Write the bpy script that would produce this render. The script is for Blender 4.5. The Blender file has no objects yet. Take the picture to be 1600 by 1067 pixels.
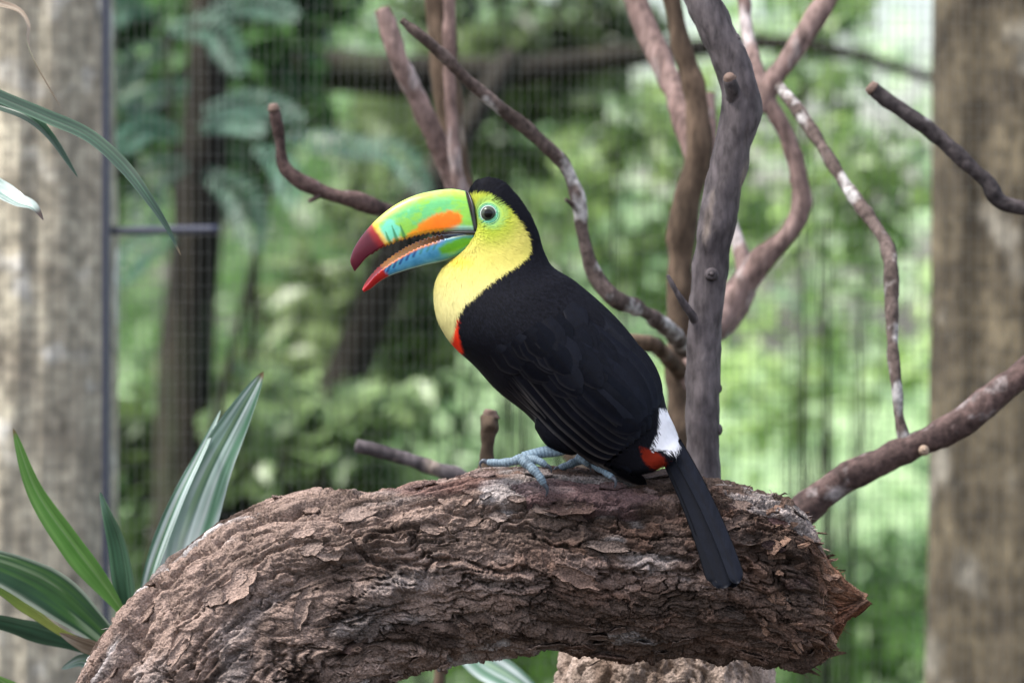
import bpy, math, random
import numpy as np
from mathutils import Vector, Matrix
from mathutils.bvhtree import BVHTree

# ------------------------------------------------------------------ camera, sky, sun, exposure
SC = bpy.context.scene
COL = SC.collection
CAM_H = 1.45
cam = bpy.data.objects.new('camera', bpy.data.cameras.new('camera'))
COL.objects.link(cam)
cam.location = (0, 0, CAM_H)
cam.rotation_euler = (math.radians(90), 0, 0)
cam.data.sensor_width = 36
cam.data.lens = 180
cam.data.clip_end = 1000
cam.data.dof.use_dof = True
cam.data.dof.focus_distance = 5.97
cam.data.dof.aperture_fstop = 5.0
SC.camera = cam

world = bpy.data.worlds.new('World')
SC.world = world
world.use_nodes = True
wn = world.node_tree
SUN_EL, SUN_AZ = math.radians(58), math.radians(254)   # azimuth from +Y, clockwise
sky = wn.nodes.new('ShaderNodeTexSky')
sky.sky_type = 'NISHITA'
sky.sun_disc = False
sky.sun_elevation = SUN_EL
sky.sun_rotation = SUN_AZ
sky.dust_density = 3.0
wn.links.new(sky.outputs[0], wn.nodes['Background'].inputs[0])
wn.nodes['Background'].inputs[1].default_value = 0.09
sun = bpy.data.objects.new('sun', bpy.data.lights.new('sun', 'SUN'))
COL.objects.link(sun)
sd = Vector((math.sin(SUN_AZ) * math.cos(SUN_EL), math.cos(SUN_AZ) * math.cos(SUN_EL), math.sin(SUN_EL)))
sun.rotation_euler = sd.to_track_quat('Z', 'Y').to_euler()
sun.location = sd * 30
sun.data.energy = 4.0
sun.data.angle = math.radians(14)
sun.data.color = (1.0, 0.955, 0.91)
SC.view_settings.view_transform = 'Standard'
SC.view_settings.look = 'None'
SC.view_settings.gamma = 1
SC.view_settings.exposure = 2.05
SC.render.engine = 'CYCLES'
SC.cycles.use_denoising = True
SC.cycles.max_bounces = 6
SC.cycles.diffuse_bounces = 3
SC.cycles.glossy_bounces = 2
SC.cycles.transmission_bounces = 3
SC.cycles.transparent_max_bounces = 6

rng = np.random.default_rng(7)
K = 0.00075                      # metres per photograph pixel at 6 m


def P(px, py, y):
    px = np.asarray(px, float); py = np.asarray(py, float); y = np.asarray(y, float)
    k = y / 8000.0
    return np.stack(np.broadcast_arrays((px - 800) * k, y, CAM_H + (533.5 - py) * k), -1)


def to_px(p):
    return 800 + p[..., 0] * 8000 / p[..., 1], 533.5 - (p[..., 2] - CAM_H) * 8000 / p[..., 1]


# ------------------------------------------------------------------ noise
def _hash(ix, iy, iz, seed):
    with np.errstate(over='ignore'):
        h = (ix.astype(np.int64) * 374761393 + iy.astype(np.int64) * 668265263 + iz.astype(np.int64) * 2147483647 + seed * 974634761)
        h = (h ^ (h >> 13)) * 1274126177
        h = h ^ (h >> 16)
        h = (h * 2246822519) & 0xFFFFFFFF
        h = (h ^ (h >> 15)) & 0xFFFFFF
    return h / float(0xFFFFFF)


def vnoise(p, seed=0):
    i = np.floor(p).astype(np.int64); f = p - i
    f = f * f * f * (f * (f * 6 - 15) + 10)
    r = 0
    for dx in (0, 1):
        wx = f[..., 0] if dx else 1 - f[..., 0]
        for dy in (0, 1):
            wy = f[..., 1] if dy else 1 - f[..., 1]
            for dz in (0, 1):
                wz = f[..., 2] if dz else 1 - f[..., 2]
                r = r + wx * wy * wz * _hash(i[..., 0] + dx, i[..., 1] + dy, i[..., 2] + dz, seed)
    return r * 2 - 1


def fbm(p, octv=4, seed=0, gain=0.5):
    a, s, t = 1.0, 0, 0
    for k in range(octv):
        s = s + a * vnoise(p * (2.03 ** k) + 17.3 * k, seed + k); t += a; a *= gain
    return s / t


def voronoi(p, seed=0):
    i = np.floor(p).astype(np.int64); f = p - i
    f1 = np.full(p.shape[:-1], 9.0); f2 = f1.copy(); cid = np.zeros(p.shape[:-1]); off = np.zeros(p.shape)
    for dx in (-1, 0, 1):
        for dy in (-1, 0, 1):
            for dz in (-1, 0, 1):
                c = (i[..., 0] + dx, i[..., 1] + dy, i[..., 2] + dz)
                jit = np.stack([_hash(*c, seed + k) for k in (1, 2, 3)], -1)
                d = np.array([dx, dy, dz]) + 0.1 + 0.8 * jit - f
                dist = np.sqrt((d * d).sum(-1))
                near = dist < f1
                f2 = np.where(near, f1, np.minimum(f2, dist))
                cid = np.where(near, _hash(*c, seed + 9), cid)
                off = np.where(near[..., None], -d, off)
                f1 = np.where(near, dist, f1)
    return f1, f2, cid, off


def sst(a, b, x):
    t = np.clip((x - a) / (b - a), 0, 1)
    return t * t * (3 - 2 * t)


def mix(a, b, t):
    t = np.asarray(t)[..., None]
    return np.asarray(a) * (1 - t) + np.asarray(b) * t


def spline(pts, n):
    """Catmull-Rom through pts (k,d), n samples by chord length."""
    p = np.asarray(pts, float)
    d = np.r_[0, np.cumsum(np.linalg.norm(np.diff(p[:, :3], axis=0), axis=1))]
    u = np.linspace(0, d[-1], n)
    m = np.gradient(p, d, axis=0) if len(p) > 2 else np.repeat((p[1:] - p[:1]) / d[-1], 2, 0)
    k = np.clip(np.searchsorted(d, u, side='right') - 1, 0, len(p) - 2)
    h = (d[k + 1] - d[k])[:, None]; t = ((u - d[k])[:, None]) / h
    return (2 * t**3 - 3 * t**2 + 1) * p[k] + (t**3 - 2 * t**2 + t) * h * m[k] + (-2 * t**3 + 3 * t**2) * p[k + 1] + (t**3 - t**2) * h * m[k + 1]


# ------------------------------------------------------------------ materials
def new_mat(name):
    m = bpy.data.materials.new(name); m.use_nodes = True
    nt = m.node_tree
    return m, nt, nt.nodes['Principled BSDF'], nt.nodes['Material Output']


def add_bump(nt, bsdf, scale, strength, dist=0.002, detail=6, coord='Object', stretch=None):
    tc = nt.nodes.new('ShaderNodeTexCoord'); nz = nt.nodes.new('ShaderNodeTexNoise'); bp = nt.nodes.new('ShaderNodeBump')
    nz.inputs['Scale'].default_value = scale; nz.inputs['Detail'].default_value = detail
    bp.inputs['Strength'].default_value = strength; bp.inputs['Distance'].default_value = dist
    if stretch:
        mp = nt.nodes.new('ShaderNodeMapping'); mp.inputs['Scale'].default_value = stretch
        nt.links.new(tc.outputs[coord], mp.inputs[0]); nt.links.new(mp.outputs[0], nz.inputs['Vector'])
    else:
        nt.links.new(tc.outputs[coord], nz.inputs['Vector'])
    nt.links.new(nz.outputs['Fac'], bp.inputs['Height']); nt.links.new(bp.outputs[0], bsdf.inputs['Normal'])
    return nz


def vcol_mat(name, rough=0.6, bump=None, spec=0.5, var=0.0, varscale=60, translucent=0.0, sheen=None, coat=0.0):
    m, nt, b, out = new_mat(name)
    at = nt.nodes.new('ShaderNodeAttribute'); at.attribute_name = 'Col'
    src = at.outputs['Color']
    if var:
        tc = nt.nodes.new('ShaderNodeTexCoord'); nz = nt.nodes.new('ShaderNodeTexNoise')
        nz.inputs['Scale'].default_value = varscale; nz.inputs['Detail'].default_value = 6
        nt.links.new(tc.outputs['Object'], nz.inputs['Vector'])
        mr = nt.nodes.new('ShaderNodeMapRange'); mr.inputs[1].default_value = 0.25; mr.inputs[2].default_value = 0.75
        mr.inputs[3].default_value = 1 - var; mr.inputs[4].default_value = 1 + var
        nt.links.new(nz.outputs['Fac'], mr.inputs[0])
        vm = nt.nodes.new('ShaderNodeVectorMath'); vm.operation = 'SCALE'
        nt.links.new(src, vm.inputs[0]); nt.links.new(mr.outputs[0], vm.inputs['Scale'])
        src = vm.outputs[0]
    nt.links.new(src, b.inputs['Base Color'])
    b.inputs['Roughness'].default_value = rough
    b.inputs['Specular IOR Level'].default_value = spec
    b.inputs['Coat Weight'].default_value = coat
    if sheen:
        b.inputs['Sheen Weight'].default_value = sheen[0]; b.inputs['Sheen Tint'].default_value = (*sheen[1], 1)
        b.inputs['Sheen Roughness'].default_value = 0.4
    if bump:
        add_bump(nt, b, *bump)
    if translucent:
        tr = nt.nodes.new('ShaderNodeBsdfTranslucent'); mx = nt.nodes.new('ShaderNodeMixShader')
        mx.inputs[0].default_value = translucent
        nt.links.new(src, tr.inputs[0]); nt.links.new(b.outputs[0], mx.inputs[1]); nt.links.new(tr.outputs[0], mx.inputs[2])
        nt.links.new(mx.outputs[0], out.inputs[0])
    return m


def bark_mat(name, c1, c2, c3, scale=25, lichen=0.56, rough=0.85, bump=0.5, stretch=(1, 1, 0.35)):
    """mottled bark: c1/c2 mixed by noise, patches of c3 (lichen or peeled skin)."""
    m, nt, b, out = new_mat(name)
    tc = nt.nodes.new('ShaderNodeTexCoord'); mp = nt.nodes.new('ShaderNodeMapping'); mp.inputs['Scale'].default_value = stretch
    nt.links.new(tc.outputs['Object'], mp.inputs[0])
    def noise(s, d):
        n = nt.nodes.new('ShaderNodeTexNoise'); n.inputs['Scale'].default_value = s; n.inputs['Detail'].default_value = d
        nt.links.new(mp.outputs[0], n.inputs['Vector']); return n
    n1, n2, n3 = noise(scale, 6), noise(scale * 0.9, 6), noise(scale * 5, 10)
    r1 = nt.nodes.new('ShaderNodeValToRGB'); r1.color_ramp.elements[0].position = 0.35; r1.color_ramp.elements[1].position = 0.65
    r1.color_ramp.elements[0].color = (*c1, 1); r1.color_ramp.elements[1].color = (*c2, 1)
    nt.links.new(n1.outputs['Fac'], r1.inputs[0])
    r2 = nt.nodes.new('ShaderNodeValToRGB'); r2.color_ramp.elements[0].position = lichen; r2.color_ramp.elements[1].position = lichen + 0.1
    nt.links.new(n2.outputs['Fac'], r2.inputs[0])
    mx = nt.nodes.new('ShaderNodeMix'); mx.data_type = 'RGBA'
    nt.links.new(r2.outputs[0], mx.inputs[0]); nt.links.new(r1.outputs[0], mx.inputs[6]); mx.inputs[7].default_value = (*c3, 1)
    mr = nt.nodes.new('ShaderNodeMapRange'); mr.inputs[1].default_value = 0.3; mr.inputs[2].default_value = 0.7
    mr.inputs[3].default_value = 0.5; mr.inputs[4].default_value = 1.45
    nt.links.new(n3.outputs['Fac'], mr.inputs[0])
    vm = nt.nodes.new('ShaderNodeVectorMath'); vm.operation = 'SCALE'
    nt.links.new(mx.outputs[2], vm.inputs[0]); nt.links.new(mr.outputs[0], vm.inputs['Scale'])
    nt.links.new(vm.outputs[0], b.inputs['Base Color'])
    b.inputs['Roughness'].default_value = rough; b.inputs['Specular IOR Level'].default_value = 0.12
    bp = nt.nodes.new('ShaderNodeBump'); bp.inputs['Strength'].default_value = bump; bp.inputs['Distance'].default_value = 0.003
    nt.links.new(n3.outputs['Fac'], bp.inputs['Height']); nt.links.new(bp.outputs[0], b.inputs['Normal'])
    return m


def plain_mat(name, c, rough=0.5, spec=0.5, coat=0, metallic=0, bump=None):
    m, nt, b, out = new_mat(name)
    b.inputs['Base Color'].default_value = (*c, 1); b.inputs['Roughness'].default_value = rough
    b.inputs['Specular IOR Level'].default_value = spec; b.inputs['Coat Weight'].default_value = coat
    b.inputs['Metallic'].default_value = metallic
    if bump:
        add_bump(nt, b, *bump)
    return m


# ------------------------------------------------------------------ objects
def tag(o, label=None, cat=None, group=None, kind=None):
    if label: o['label'] = label
    if cat: o['category'] = cat
    if group: o['group'] = group
    if kind: o['kind'] = kind
    return o


def empty(name, loc, label, cat, group=None):
    o = bpy.data.objects.new(name, None); COL.objects.link(o)
    o.location = Vector([float(v) for v in loc]); o.empty_display_size = 0.05
    return tag(o, label, cat, group)


def origin(o):
    v = Vector((0, 0, 0))
    while o is not None:
        v = v + o.location; o = o.parent
    return np.array(v)


def mesh_obj(name, verts, faces, mat, parent=None, col=None, smooth=True):
    """faces: array (n,3|4) or list of such arrays."""
    v = np.asarray(verts, float).reshape(-1, 3)
    if parent is not None:
        v = v - origin(parent)
    fl = faces if isinstance(faces, list) else [faces]
    fl = [np.asarray(f, np.int64) for f in fl if len(f)]
    me = bpy.data.meshes.new(name)
    me.vertices.add(len(v)); me.vertices.foreach_set('co', v.astype(np.float32).ravel())
    li = np.concatenate([f.ravel() for f in fl]); tot = np.concatenate([np.full(len(f), f.shape[1]) for f in fl])
    st = np.r_[0, np.cumsum(tot)[:-1]]
    me.loops.add(len(li)); me.loops.foreach_set('vertex_index', li.astype(np.int32))
    me.polygons.add(len(tot)); me.polygons.foreach_set('loop_start', st.astype(np.int32)); me.polygons.foreach_set('loop_total', tot.astype(np.int32))
    me.update(calc_edges=True); me.validate()
    me.polygons.foreach_set('use_smooth', np.full(len(me.polygons), bool(smooth)))
    if col is not None:
        c = np.asarray(col, float)
        if c.ndim == 1: c = np.repeat(c[None], len(v), 0)
        c = c.reshape(-1, c.shape[-1])
        if c.shape[1] == 3: c = np.c_[c, np.ones(len(c))]
        a = me.color_attributes.new('Col', 'FLOAT_COLOR', 'POINT'); a.data.foreach_set('color', c.astype(np.float32).ravel())
    me.materials.append(mat)
    o = bpy.data.objects.new(name, me); COL.objects.link(o)
    if parent is not None: o.parent = parent
    return o


def grid_faces(n, m, closed=True, base=0):
    i = np.arange(n - 1)[:, None]; j = np.arange(m if closed else m - 1)[None]
    a = i * m + j; b = i * m + (j + 1) % m
    return np.stack([a, b, b + m, a + m], -1).reshape(-1, 4) + base


def grid_normals(g, closed=True):
    if closed:
        e = np.concatenate([g[:, -1:], g, g[:, :1]], 1); dv = (e[:, 2:] - e[:, :-2])
    else:
        dv = np.gradient(g, axis=1)
    du = np.gradient(g, axis=0)
    n = np.cross(du, dv)
    return n / np.maximum(np.linalg.norm(n, axis=-1, keepdims=True), 1e-12)


def frames(c):
    t = np.gradient(c, axis=0); t /= np.maximum(np.linalg.norm(t, axis=1, keepdims=True), 1e-12)
    n = np.zeros_like(c); r = np.array([0, -1.0, 0]) if abs(t[0] @ np.array([0, 1.0, 0])) < 0.9 else np.array([1.0, 0, 0])
    for i in range(len(c)):
        r = r - t[i] * (r @ t[i]); r /= max(np.linalg.norm(r), 1e-9); n[i] = r
    return t, n, np.cross(t, n)


def tube_geo(pts, radii, n=40, seg=14, noise=0.0, nscale=20, seed=0, lump=0.0, caps=True):
    p = np.c_[np.asarray(pts, float), np.asarray(radii, float)]
    s = spline(p, n); c = s[:, :3]; r = np.maximum(s[:, 3], 1e-5)
    t, a, b = frames(c)
    th = np.linspace(0, 2 * math.pi, seg, endpoint=False)
    d = np.cos(th)[None, :, None] * a[:, None] + np.sin(th)[None, :, None] * b[:, None]
    rr = r[:, None] * np.ones((1, seg))
    if noise or lump:
        q = c[:, None] + d * r[:, None, None]
        rr = rr * (1 + noise * fbm(q * nscale, 3, seed) + lump * vnoise(np.repeat(c[:, None], seg, 1) * nscale * 0.7, seed + 5))
    g = c[:, None] + d * rr[..., None]
    v = g.reshape(-1, 3); f = [grid_faces(n, seg)]
    if caps:
        v = np.concatenate([v, c[:1] - t[:1] * r[0] * 0.15, c[-1:] + t[-1:] * r[-1] * 0.15])
        j = np.arange(seg); k = (j + 1) % seg; L = (n - 1) * seg
        f.append(np.stack([k, j, np.full(seg, n * seg)], -1)); f.append(np.stack([L + j, L + k, np.full(seg, n * seg + 1)], -1))
    return v, f


def join(parts):
    V, F, C, b = [], [], [], 0
    for it in parts:
        v, f = it[0], it[1]
        V.append(v)
        for q in (f if isinstance(f, list) else [f]): F.append(np.asarray(q) + b)
        if len(it) > 2:
            c = np.asarray(it[2], float); C.append(np.repeat(c[None], len(v), 0) if c.ndim == 1 else c)
        b += len(v)
    return np.concatenate(V), F, (np.concatenate(C) if C else None)


def px_path(path, d=None):
    """[(px,py,depth,radius_px)] -> points, radii in metres"""
    a = np.asarray(path, float)
    return P(a[:, 0], a[:, 1], a[:, 2]), a[:, 3] * a[:, 2] / 8000


# ================================================================== SETTING
def ground():
    m, nt, b, out = new_mat('ground')
    tc = nt.nodes.new('ShaderNodeTexCoord')
    n1 = nt.nodes.new('ShaderNodeTexNoise'); n1.inputs['Scale'].default_value = 0.35; n1.inputs['Detail'].default_value = 8
    n2 = nt.nodes.new('ShaderNodeTexNoise'); n2.inputs['Scale'].default_value = 9; n2.inputs['Detail'].default_value = 8
    nt.links.new(tc.outputs['Object'], n1.inputs[0]); nt.links.new(tc.outputs['Object'], n2.inputs[0])
    r = nt.nodes.new('ShaderNodeValToRGB'); e = r.color_ramp.elements
    e[0].position = 0.42; e[0].color = (0.055, 0.044, 0.036, 1); e[1].position = 0.56; e[1].color = (0.14, 0.21, 0.09, 1)
    # bare soil inside the aviary, lawn outside it
    sx = nt.nodes.new('ShaderNodeSeparateXYZ'); nt.links.new(tc.outputs['Object'], sx.inputs[0])
    my = nt.nodes.new('ShaderNodeMapRange'); my.inputs[1].default_value = 9; my.inputs[2].default_value = 15; my.inputs[3].default_value = -0.2; my.inputs[4].default_value = 0.2
    nt.links.new(sx.outputs['Y'], my.inputs[0])
    ad = nt.nodes.new('ShaderNodeMath'); ad.operation = 'ADD'; nt.links.new(n1.outputs['Fac'], ad.inputs[0]); nt.links.new(my.outputs[0], ad.inputs[1])
    nt.links.new(ad.outputs[0], r.inputs[0])
    mr = nt.nodes.new('ShaderNodeMapRange'); mr.inputs[3].default_value = 0.6; mr.inputs[4].default_value = 1.4
    nt.links.new(n2.outputs['Fac'], mr.inputs[0])
    vm = nt.nodes.new('ShaderNodeVectorMath'); vm.operation = 'SCALE'
    nt.links.new(r.outputs[0], vm.inputs[0]); nt.links.new(mr.outputs[0], vm.inputs['Scale'])
    nt.links.new(vm.outputs[0], b.inputs['Base Color']); b.inputs['Roughness'].default_value = 0.95
    xs = np.concatenate([np.linspace(-300, -16, 12), np.linspace(-14, 14, 40), np.linspace(16, 300, 12)])
    ys = np.concatenate([np.linspace(-300, -16, 12), np.linspace(-14, 40, 70), np.linspace(44, 500, 14)])
    X, Y = np.meshgrid(xs, ys, indexing='ij')
    Z = 0.05 * fbm(np.stack([X * 0.5, Y * 0.5, X * 0], -1), 3, 3) * (Y > 1)
    o = mesh_obj('ground', np.stack([X, Y, Z], -1).reshape(-1, 3), grid_faces(len(xs), len(ys), False)[:, ::-1], m)
    tag(o, 'brown soil and grass ground of the aviary', 'ground', kind='structure')


ground()


def added_shade_roof():  # unseen roof, added so bird and log stay dimmer than the foliage
    """shade cloth on two steel beams, added out of view to dim the bird and log"""
    m, nt, b, out = new_mat('added_shade_cloth')
    b.inputs['Base Color'].default_value = (0.10, 0.12, 0.10, 1); b.inputs['Roughness'].default_value = 0.8
    tr = nt.nodes.new('ShaderNodeBsdfTransparent'); tl = nt.nodes.new('ShaderNodeBsdfTranslucent'); tl.inputs[0].default_value = (0.7, 0.69, 0.72, 1)
    m1 = nt.nodes.new('ShaderNodeMixShader'); m1.inputs[0].default_value = 0.5
    m2 = nt.nodes.new('ShaderNodeMixShader'); m2.inputs[0].default_value = 0.36
    nt.links.new(b.outputs[0], m1.inputs[1]); nt.links.new(tl.outputs[0], m1.inputs[2])
    nt.links.new(m1.outputs[0], m2.inputs[1]); nt.links.new(tr.outputs[0], m2.inputs[2]); nt.links.new(m2.outputs[0], out.inputs[0])
    xs, ys = np.linspace(-4, 4, 30), np.linspace(-1.0, 8.0, 34)
    X, Y = np.meshgrid(xs, ys, indexing='ij'); Z = 3.25 - 0.08 * np.sin((X + 4) / 8 * math.pi) * np.sin((Y + 1) / 9.0 * math.pi)
    e = empty('added_shade_roof', (0, 8.0, 0), 'added green shade cloth out of view above, dimming the bird and log', 'roof')
    mesh_obj('cloth', np.stack([X, Y, Z], -1).reshape(-1, 3), grid_faces(30, 34, False), m, e)
    st = plain_mat('added_roof_steel', (0.03, 0.035, 0.05), 0.45)
    for y in (-1.0, 8.0):
        mesh_obj('beam', *tube_geo([np.array([x, y, 3.25]) for x in (-4, 0, 4)], [0.025] * 3, 12, 10), st, e)
        for x in (-4, 4):
            mesh_obj('post', *tube_geo([np.array([x, y, z]) for z in (0, 1.6, 3.25)], [0.03] * 3, 12, 10), st, e)


added_shade_roof()

# ------------------------------------------------------------------ blurred vegetation behind the netting
M_LEAF = vcol_mat('leaf_mass', rough=0.5, translucent=0.5, spec=0.15)
M_LEAF_GLOSS = vcol_mat('glossy_leaf_mass', rough=0.4, translucent=0.5, spec=0.42)
M_TRUNK_DARK = bark_mat('dark_trunk_bark', (0.009, 0.008, 0.006), (0.018, 0.016, 0.011), (0.026, 0.03, 0.018), 8)


def leaf_quads(cent, size, cols, droop=0.5, seed=0):
    """one folded diamond leaf (4 verts, 2 tris) at each centre."""
    r = np.random.default_rng(seed); n = len(cent)
    az = r.uniform(0, 2 * math.pi, n); el = r.normal(-droop, 0.45, n)
    d = np.stack([np.cos(az) * np.cos(el), np.sin(az) * np.cos(el), np.sin(el)], -1)
    up = r.normal(0, 0.5, (n, 3)) + np.array([0, 0, 1.0])
    s = np.cross(d, up); s /= np.linalg.norm(s, axis=1, keepdims=True)
    nn = np.cross(s, d)
    L = (size * r.uniform(0.6, 1.35, n))[:, None]; W = L * r.uniform(0.2, 0.32, n)[:, None]
    v = np.stack([cent - d * L * 0.5, cent + s * W + nn * W * 0.25, cent + d * L * 0.5, cent - s * W + nn * W * 0.25], 1).reshape(-1, 3)
    i = np.arange(n)[:, None] * 4
    f = np.concatenate([i + np.array([[0, 1, 2]]), i + np.array([[0, 2, 3]])])
    return v, f, np.repeat(cols, 4, 0)


def blob_points(n, c, rad, r, clumps=14, tight=0.33):
    """points in uneven clumps inside an ellipsoid"""
    c = np.asarray(c); rad = np.asarray(rad)
    q = r.normal(0, 1, (clumps, 3)); q /= np.linalg.norm(q, axis=1, keepdims=True)
    q *= r.uniform(0.25, 0.95, clumps)[:, None]
    k = r.integers(0, clumps, n)
    e = r.normal(0, 1, (n, 3)); e /= np.linalg.norm(e, axis=1, keepdims=True); e *= (r.uniform(0, 1, n) ** 0.4 * tight)[:, None]
    return c + (q[k] + e) * rad, k


def shrub(px, py, D, rx, rz, c1, c2, n, size, label, seed, group='shrubs behind the netting', clumps=16, stem=True):
    r = np.random.default_rng(seed)
    c = P(px, py, D); k = D / 8000
    pts, kk = blob_points(n, c, (rx * k, max(0.4, rx * k * 0.6), rz * k), r, clumps)
    tone = r.uniform(0, 1, clumps)[kk] * 0.75 + r.uniform(0, 1, n) * 0.25
    cols = mix(np.array(c1), np.array(c2), tone)
    e = empty('shrub', (c[0], c[1], 0), label, 'shrub', group)
    mesh_obj('foliage', *leaf_quads(pts, size, cols, 0.4, seed)[:2], M_LEAF_GLOSS, e, leaf_quads(pts, size, cols, 0.4, seed)[2], smooth=False)['kind'] = 'stuff'
    if stem:
        prt = []
        for a in range(4):
            x = c + np.array([r.normal(0, rx * k * 0.35), r.normal(0, 0.15), rz * k * r.uniform(-0.1, 0.5)])
            b0 = np.array([c[0] + r.normal(0, 0.04), c[1] + r.normal(0, 0.04), 0])
            prt.append(tube_geo([b0, b0 * 0.55 + x * 0.45 + r.normal(0, 0.04, 3), x], [0.018, 0.012, 0.005], 14, 6)[:2])
        v, f, _ = join(prt)
        mesh_obj('stem', v, f, M_TRUNK_DARK, e)
    return e


DK, MD, BL, LM, PL = (0.022, 0.052, 0.02), (0.065, 0.135, 0.045), (0.045, 0.105, 0.072), (0.16, 0.27, 0.06), (0.34, 0.45, 0.2)
shrubs = [
    (330, 120, 13.0, 330, 330, DK, MD, 1500, 0.12, 'dark leafy shrub beside the pale trunk, behind the blue-green fronds', 16),
    (560, 560, 14.0, 300, 330, (0.05, 0.085, 0.03), (0.15, 0.2, 0.09), 1000, 0.11, 'dull green shrub behind the bill and throat of the bird', 18),
    (330, 760, 12.6, 260, 260, DK, (0.06, 0.09, 0.03), 1100, 0.12, 'dark green shrub behind the striped strap leaves', 14),
    (760, 90, 15.0, 330, 180, (0.03, 0.045, 0.02), (0.10, 0.14, 0.06), 800, 0.12, 'dim brownish green shrub above the bird', 12),
    (940, 330, 15.5, 260, 260, (0.07, 0.13, 0.035), (0.2, 0.28, 0.11), 600, 0.11, 'mid green shrub behind the black nape of the bird', 14),
    (1300, 180, 15.0, 280, 260, (0.06, 0.13, 0.04), (0.24, 0.34, 0.12), 500, 0.11, 'loose yellow-green shrub behind the forked bare limbs', 14),
    (1270, 560, 16.5, 300, 230, LM, PL, 450, 0.1, 'bright lime shrub right of the grey upright trunk', 14),
    (1300, 960, 15.5, 420, 190, (0.05, 0.14, 0.03), (0.22, 0.34, 0.12), 900, 0.1, 'vivid green shrub behind the broken end of the log', 12),
    (470, 690, 12.0, 210, 120, (0.07, 0.12, 0.045), (0.2, 0.28, 0.13), 520, 0.1, 'soft green shrub low behind the log, left of the blunt grey branch end', 12),
    (740, 980, 14.5, 330, 130, (0.13, 0.24, 0.06), (0.24, 0.36, 0.11), 600, 0.1, 'light green shrub seen under the arch of the log', 10),
]
for i, (px, py, D, rx, rz, c1, c2, n, size, lab, cl) in enumerate(shrubs):
    shrub(px, py, D, rx, rz, c1, c2, n, size, lab, 100 + i, clumps=cl)


def far_wood():
    """the wood that closes the view, one uncountable mass"""
    r = np.random.default_rng(5); n = 30000
    D = r.uniform(19, 30, n)
    px = r.uniform(-900, 2500, n); py = 533 - (r.uniform(0, 1, n) ** 0.9) * 1100 + 560
    p = P(px, py, D)
    p[:, 2] = np.abs(p[:, 2])
    a = fbm(p * np.array([1.7, 0.12, 1.7]), 3, 21)
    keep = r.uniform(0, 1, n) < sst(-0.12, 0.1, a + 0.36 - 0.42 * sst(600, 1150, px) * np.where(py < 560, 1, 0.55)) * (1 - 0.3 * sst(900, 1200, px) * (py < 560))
    p, px, a = p[keep], px[keep], a[keep]; n = len(p)
    t = np.clip(0.5 + 1.1 * fbm(p * 0.8 + 40, 3, 8), 0, 1)
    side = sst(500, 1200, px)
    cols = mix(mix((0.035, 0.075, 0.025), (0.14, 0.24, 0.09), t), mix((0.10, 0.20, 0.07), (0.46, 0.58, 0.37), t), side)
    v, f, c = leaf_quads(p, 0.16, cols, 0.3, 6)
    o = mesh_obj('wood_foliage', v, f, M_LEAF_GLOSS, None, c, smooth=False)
    tag(o, 'blurred green leaves of the wood behind everything', 'foliage', kind='stuff')


far_wood()


def bg_trunk(name, path, mat, label, cat='tree trunk', group=None, n=60, seg=20, noise=0.15):
    pts, rad = px_path(path)
    e = empty(name, (pts[0][0], pts[0][1], min(pts[0][2], pts[-1][2])), label, cat, group)
    v, f = tube_geo(pts, rad, n, seg, noise, 4, 3, 0.08)
    mesh_obj('trunk', v, f, mat, e)
    return e


g_bt = 'dim trunks in the wood behind the netting'
bg_trunk('tree', [(262, 2000, 12.2, 52), (275, 900, 12.2, 45), (290, 560, 12.2, 40), (318, 250, 12.2, 34), (330, -250, 12.2, 30)], M_TRUNK_DARK,
         'dark blurred upright tree trunk beside the big pale trunk', 'tree', g_bt)
bg_trunk('tree', [(440, 1700, 12.8, 52), (470, 860, 12.8, 45), (505, 690, 12.8, 42), (560, 540, 12.8, 38), (610, 420, 12.8, 34), (700, 250, 12.8, 26), (800, 90, 13, 20)], M_TRUNK_DARK,
         'dim leaning tree trunk below the open bill', 'tree', g_bt)
bg_trunk('tree', [(300, 150, 13.4, 30), (480, 110, 13.4, 33), (640, 120, 13.4, 33), (820, 112, 13.4, 26), (1010, 85, 13.4, 20), (1250, 70, 13.4, 12), (1480, 130, 13.4, 8)], M_TRUNK_DARK,
         'dark horizontal fallen limb across the top of the wood', 'tree limb', g_bt)

# ------------------------------------------------------------------ blue-green compound fronds on the left
M_FROND = vcol_mat('frond', rough=0.5, translucent=0.3, spec=0.25)


def frond_geo(path, width, seed):
    """a feather-like compound leaf: a midrib with pairs of leaflets"""
    pts = P(*np.asarray(path, float).T); r = np.random.default_rng(seed)
    n = 15; s = spline(pts, n); t, a, b = frames(s)
    side = np.cross(t, np.array([0, -1.0, 0.35])); side /= np.linalg.norm(side, axis=1, keepdims=True)
    nn = np.cross(side, t)
    w = width * np.sin(np.linspace(0.25, math.pi * 0.93, n)) ** 0.7
    V, F = [], []
    for i in range(n):
        for sg in (-1, 1):
            d = side[i] * sg + t[i] * 0.55; d /= np.linalg.norm(d)
            q = np.cross(d, nn[i]); L = w[i] * r.uniform(0.9, 1.1); W = np.linalg.norm(s[1] - s[0]) * 0.4
            dr = -nn[i] * L * 0.12 * r.uniform(0.5, 1.5)
            b0 = len(V)
            V += [s[i], s[i] + d * L * 0.45 + q * W, s[i] + d * L + dr, s[i] + d * L * 0.45 - q * W]
            F += [(b0, b0 + 1, b0 + 2), (b0, b0 + 2, b0 + 3)]
    return np.array(V), np.array(F)


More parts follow.
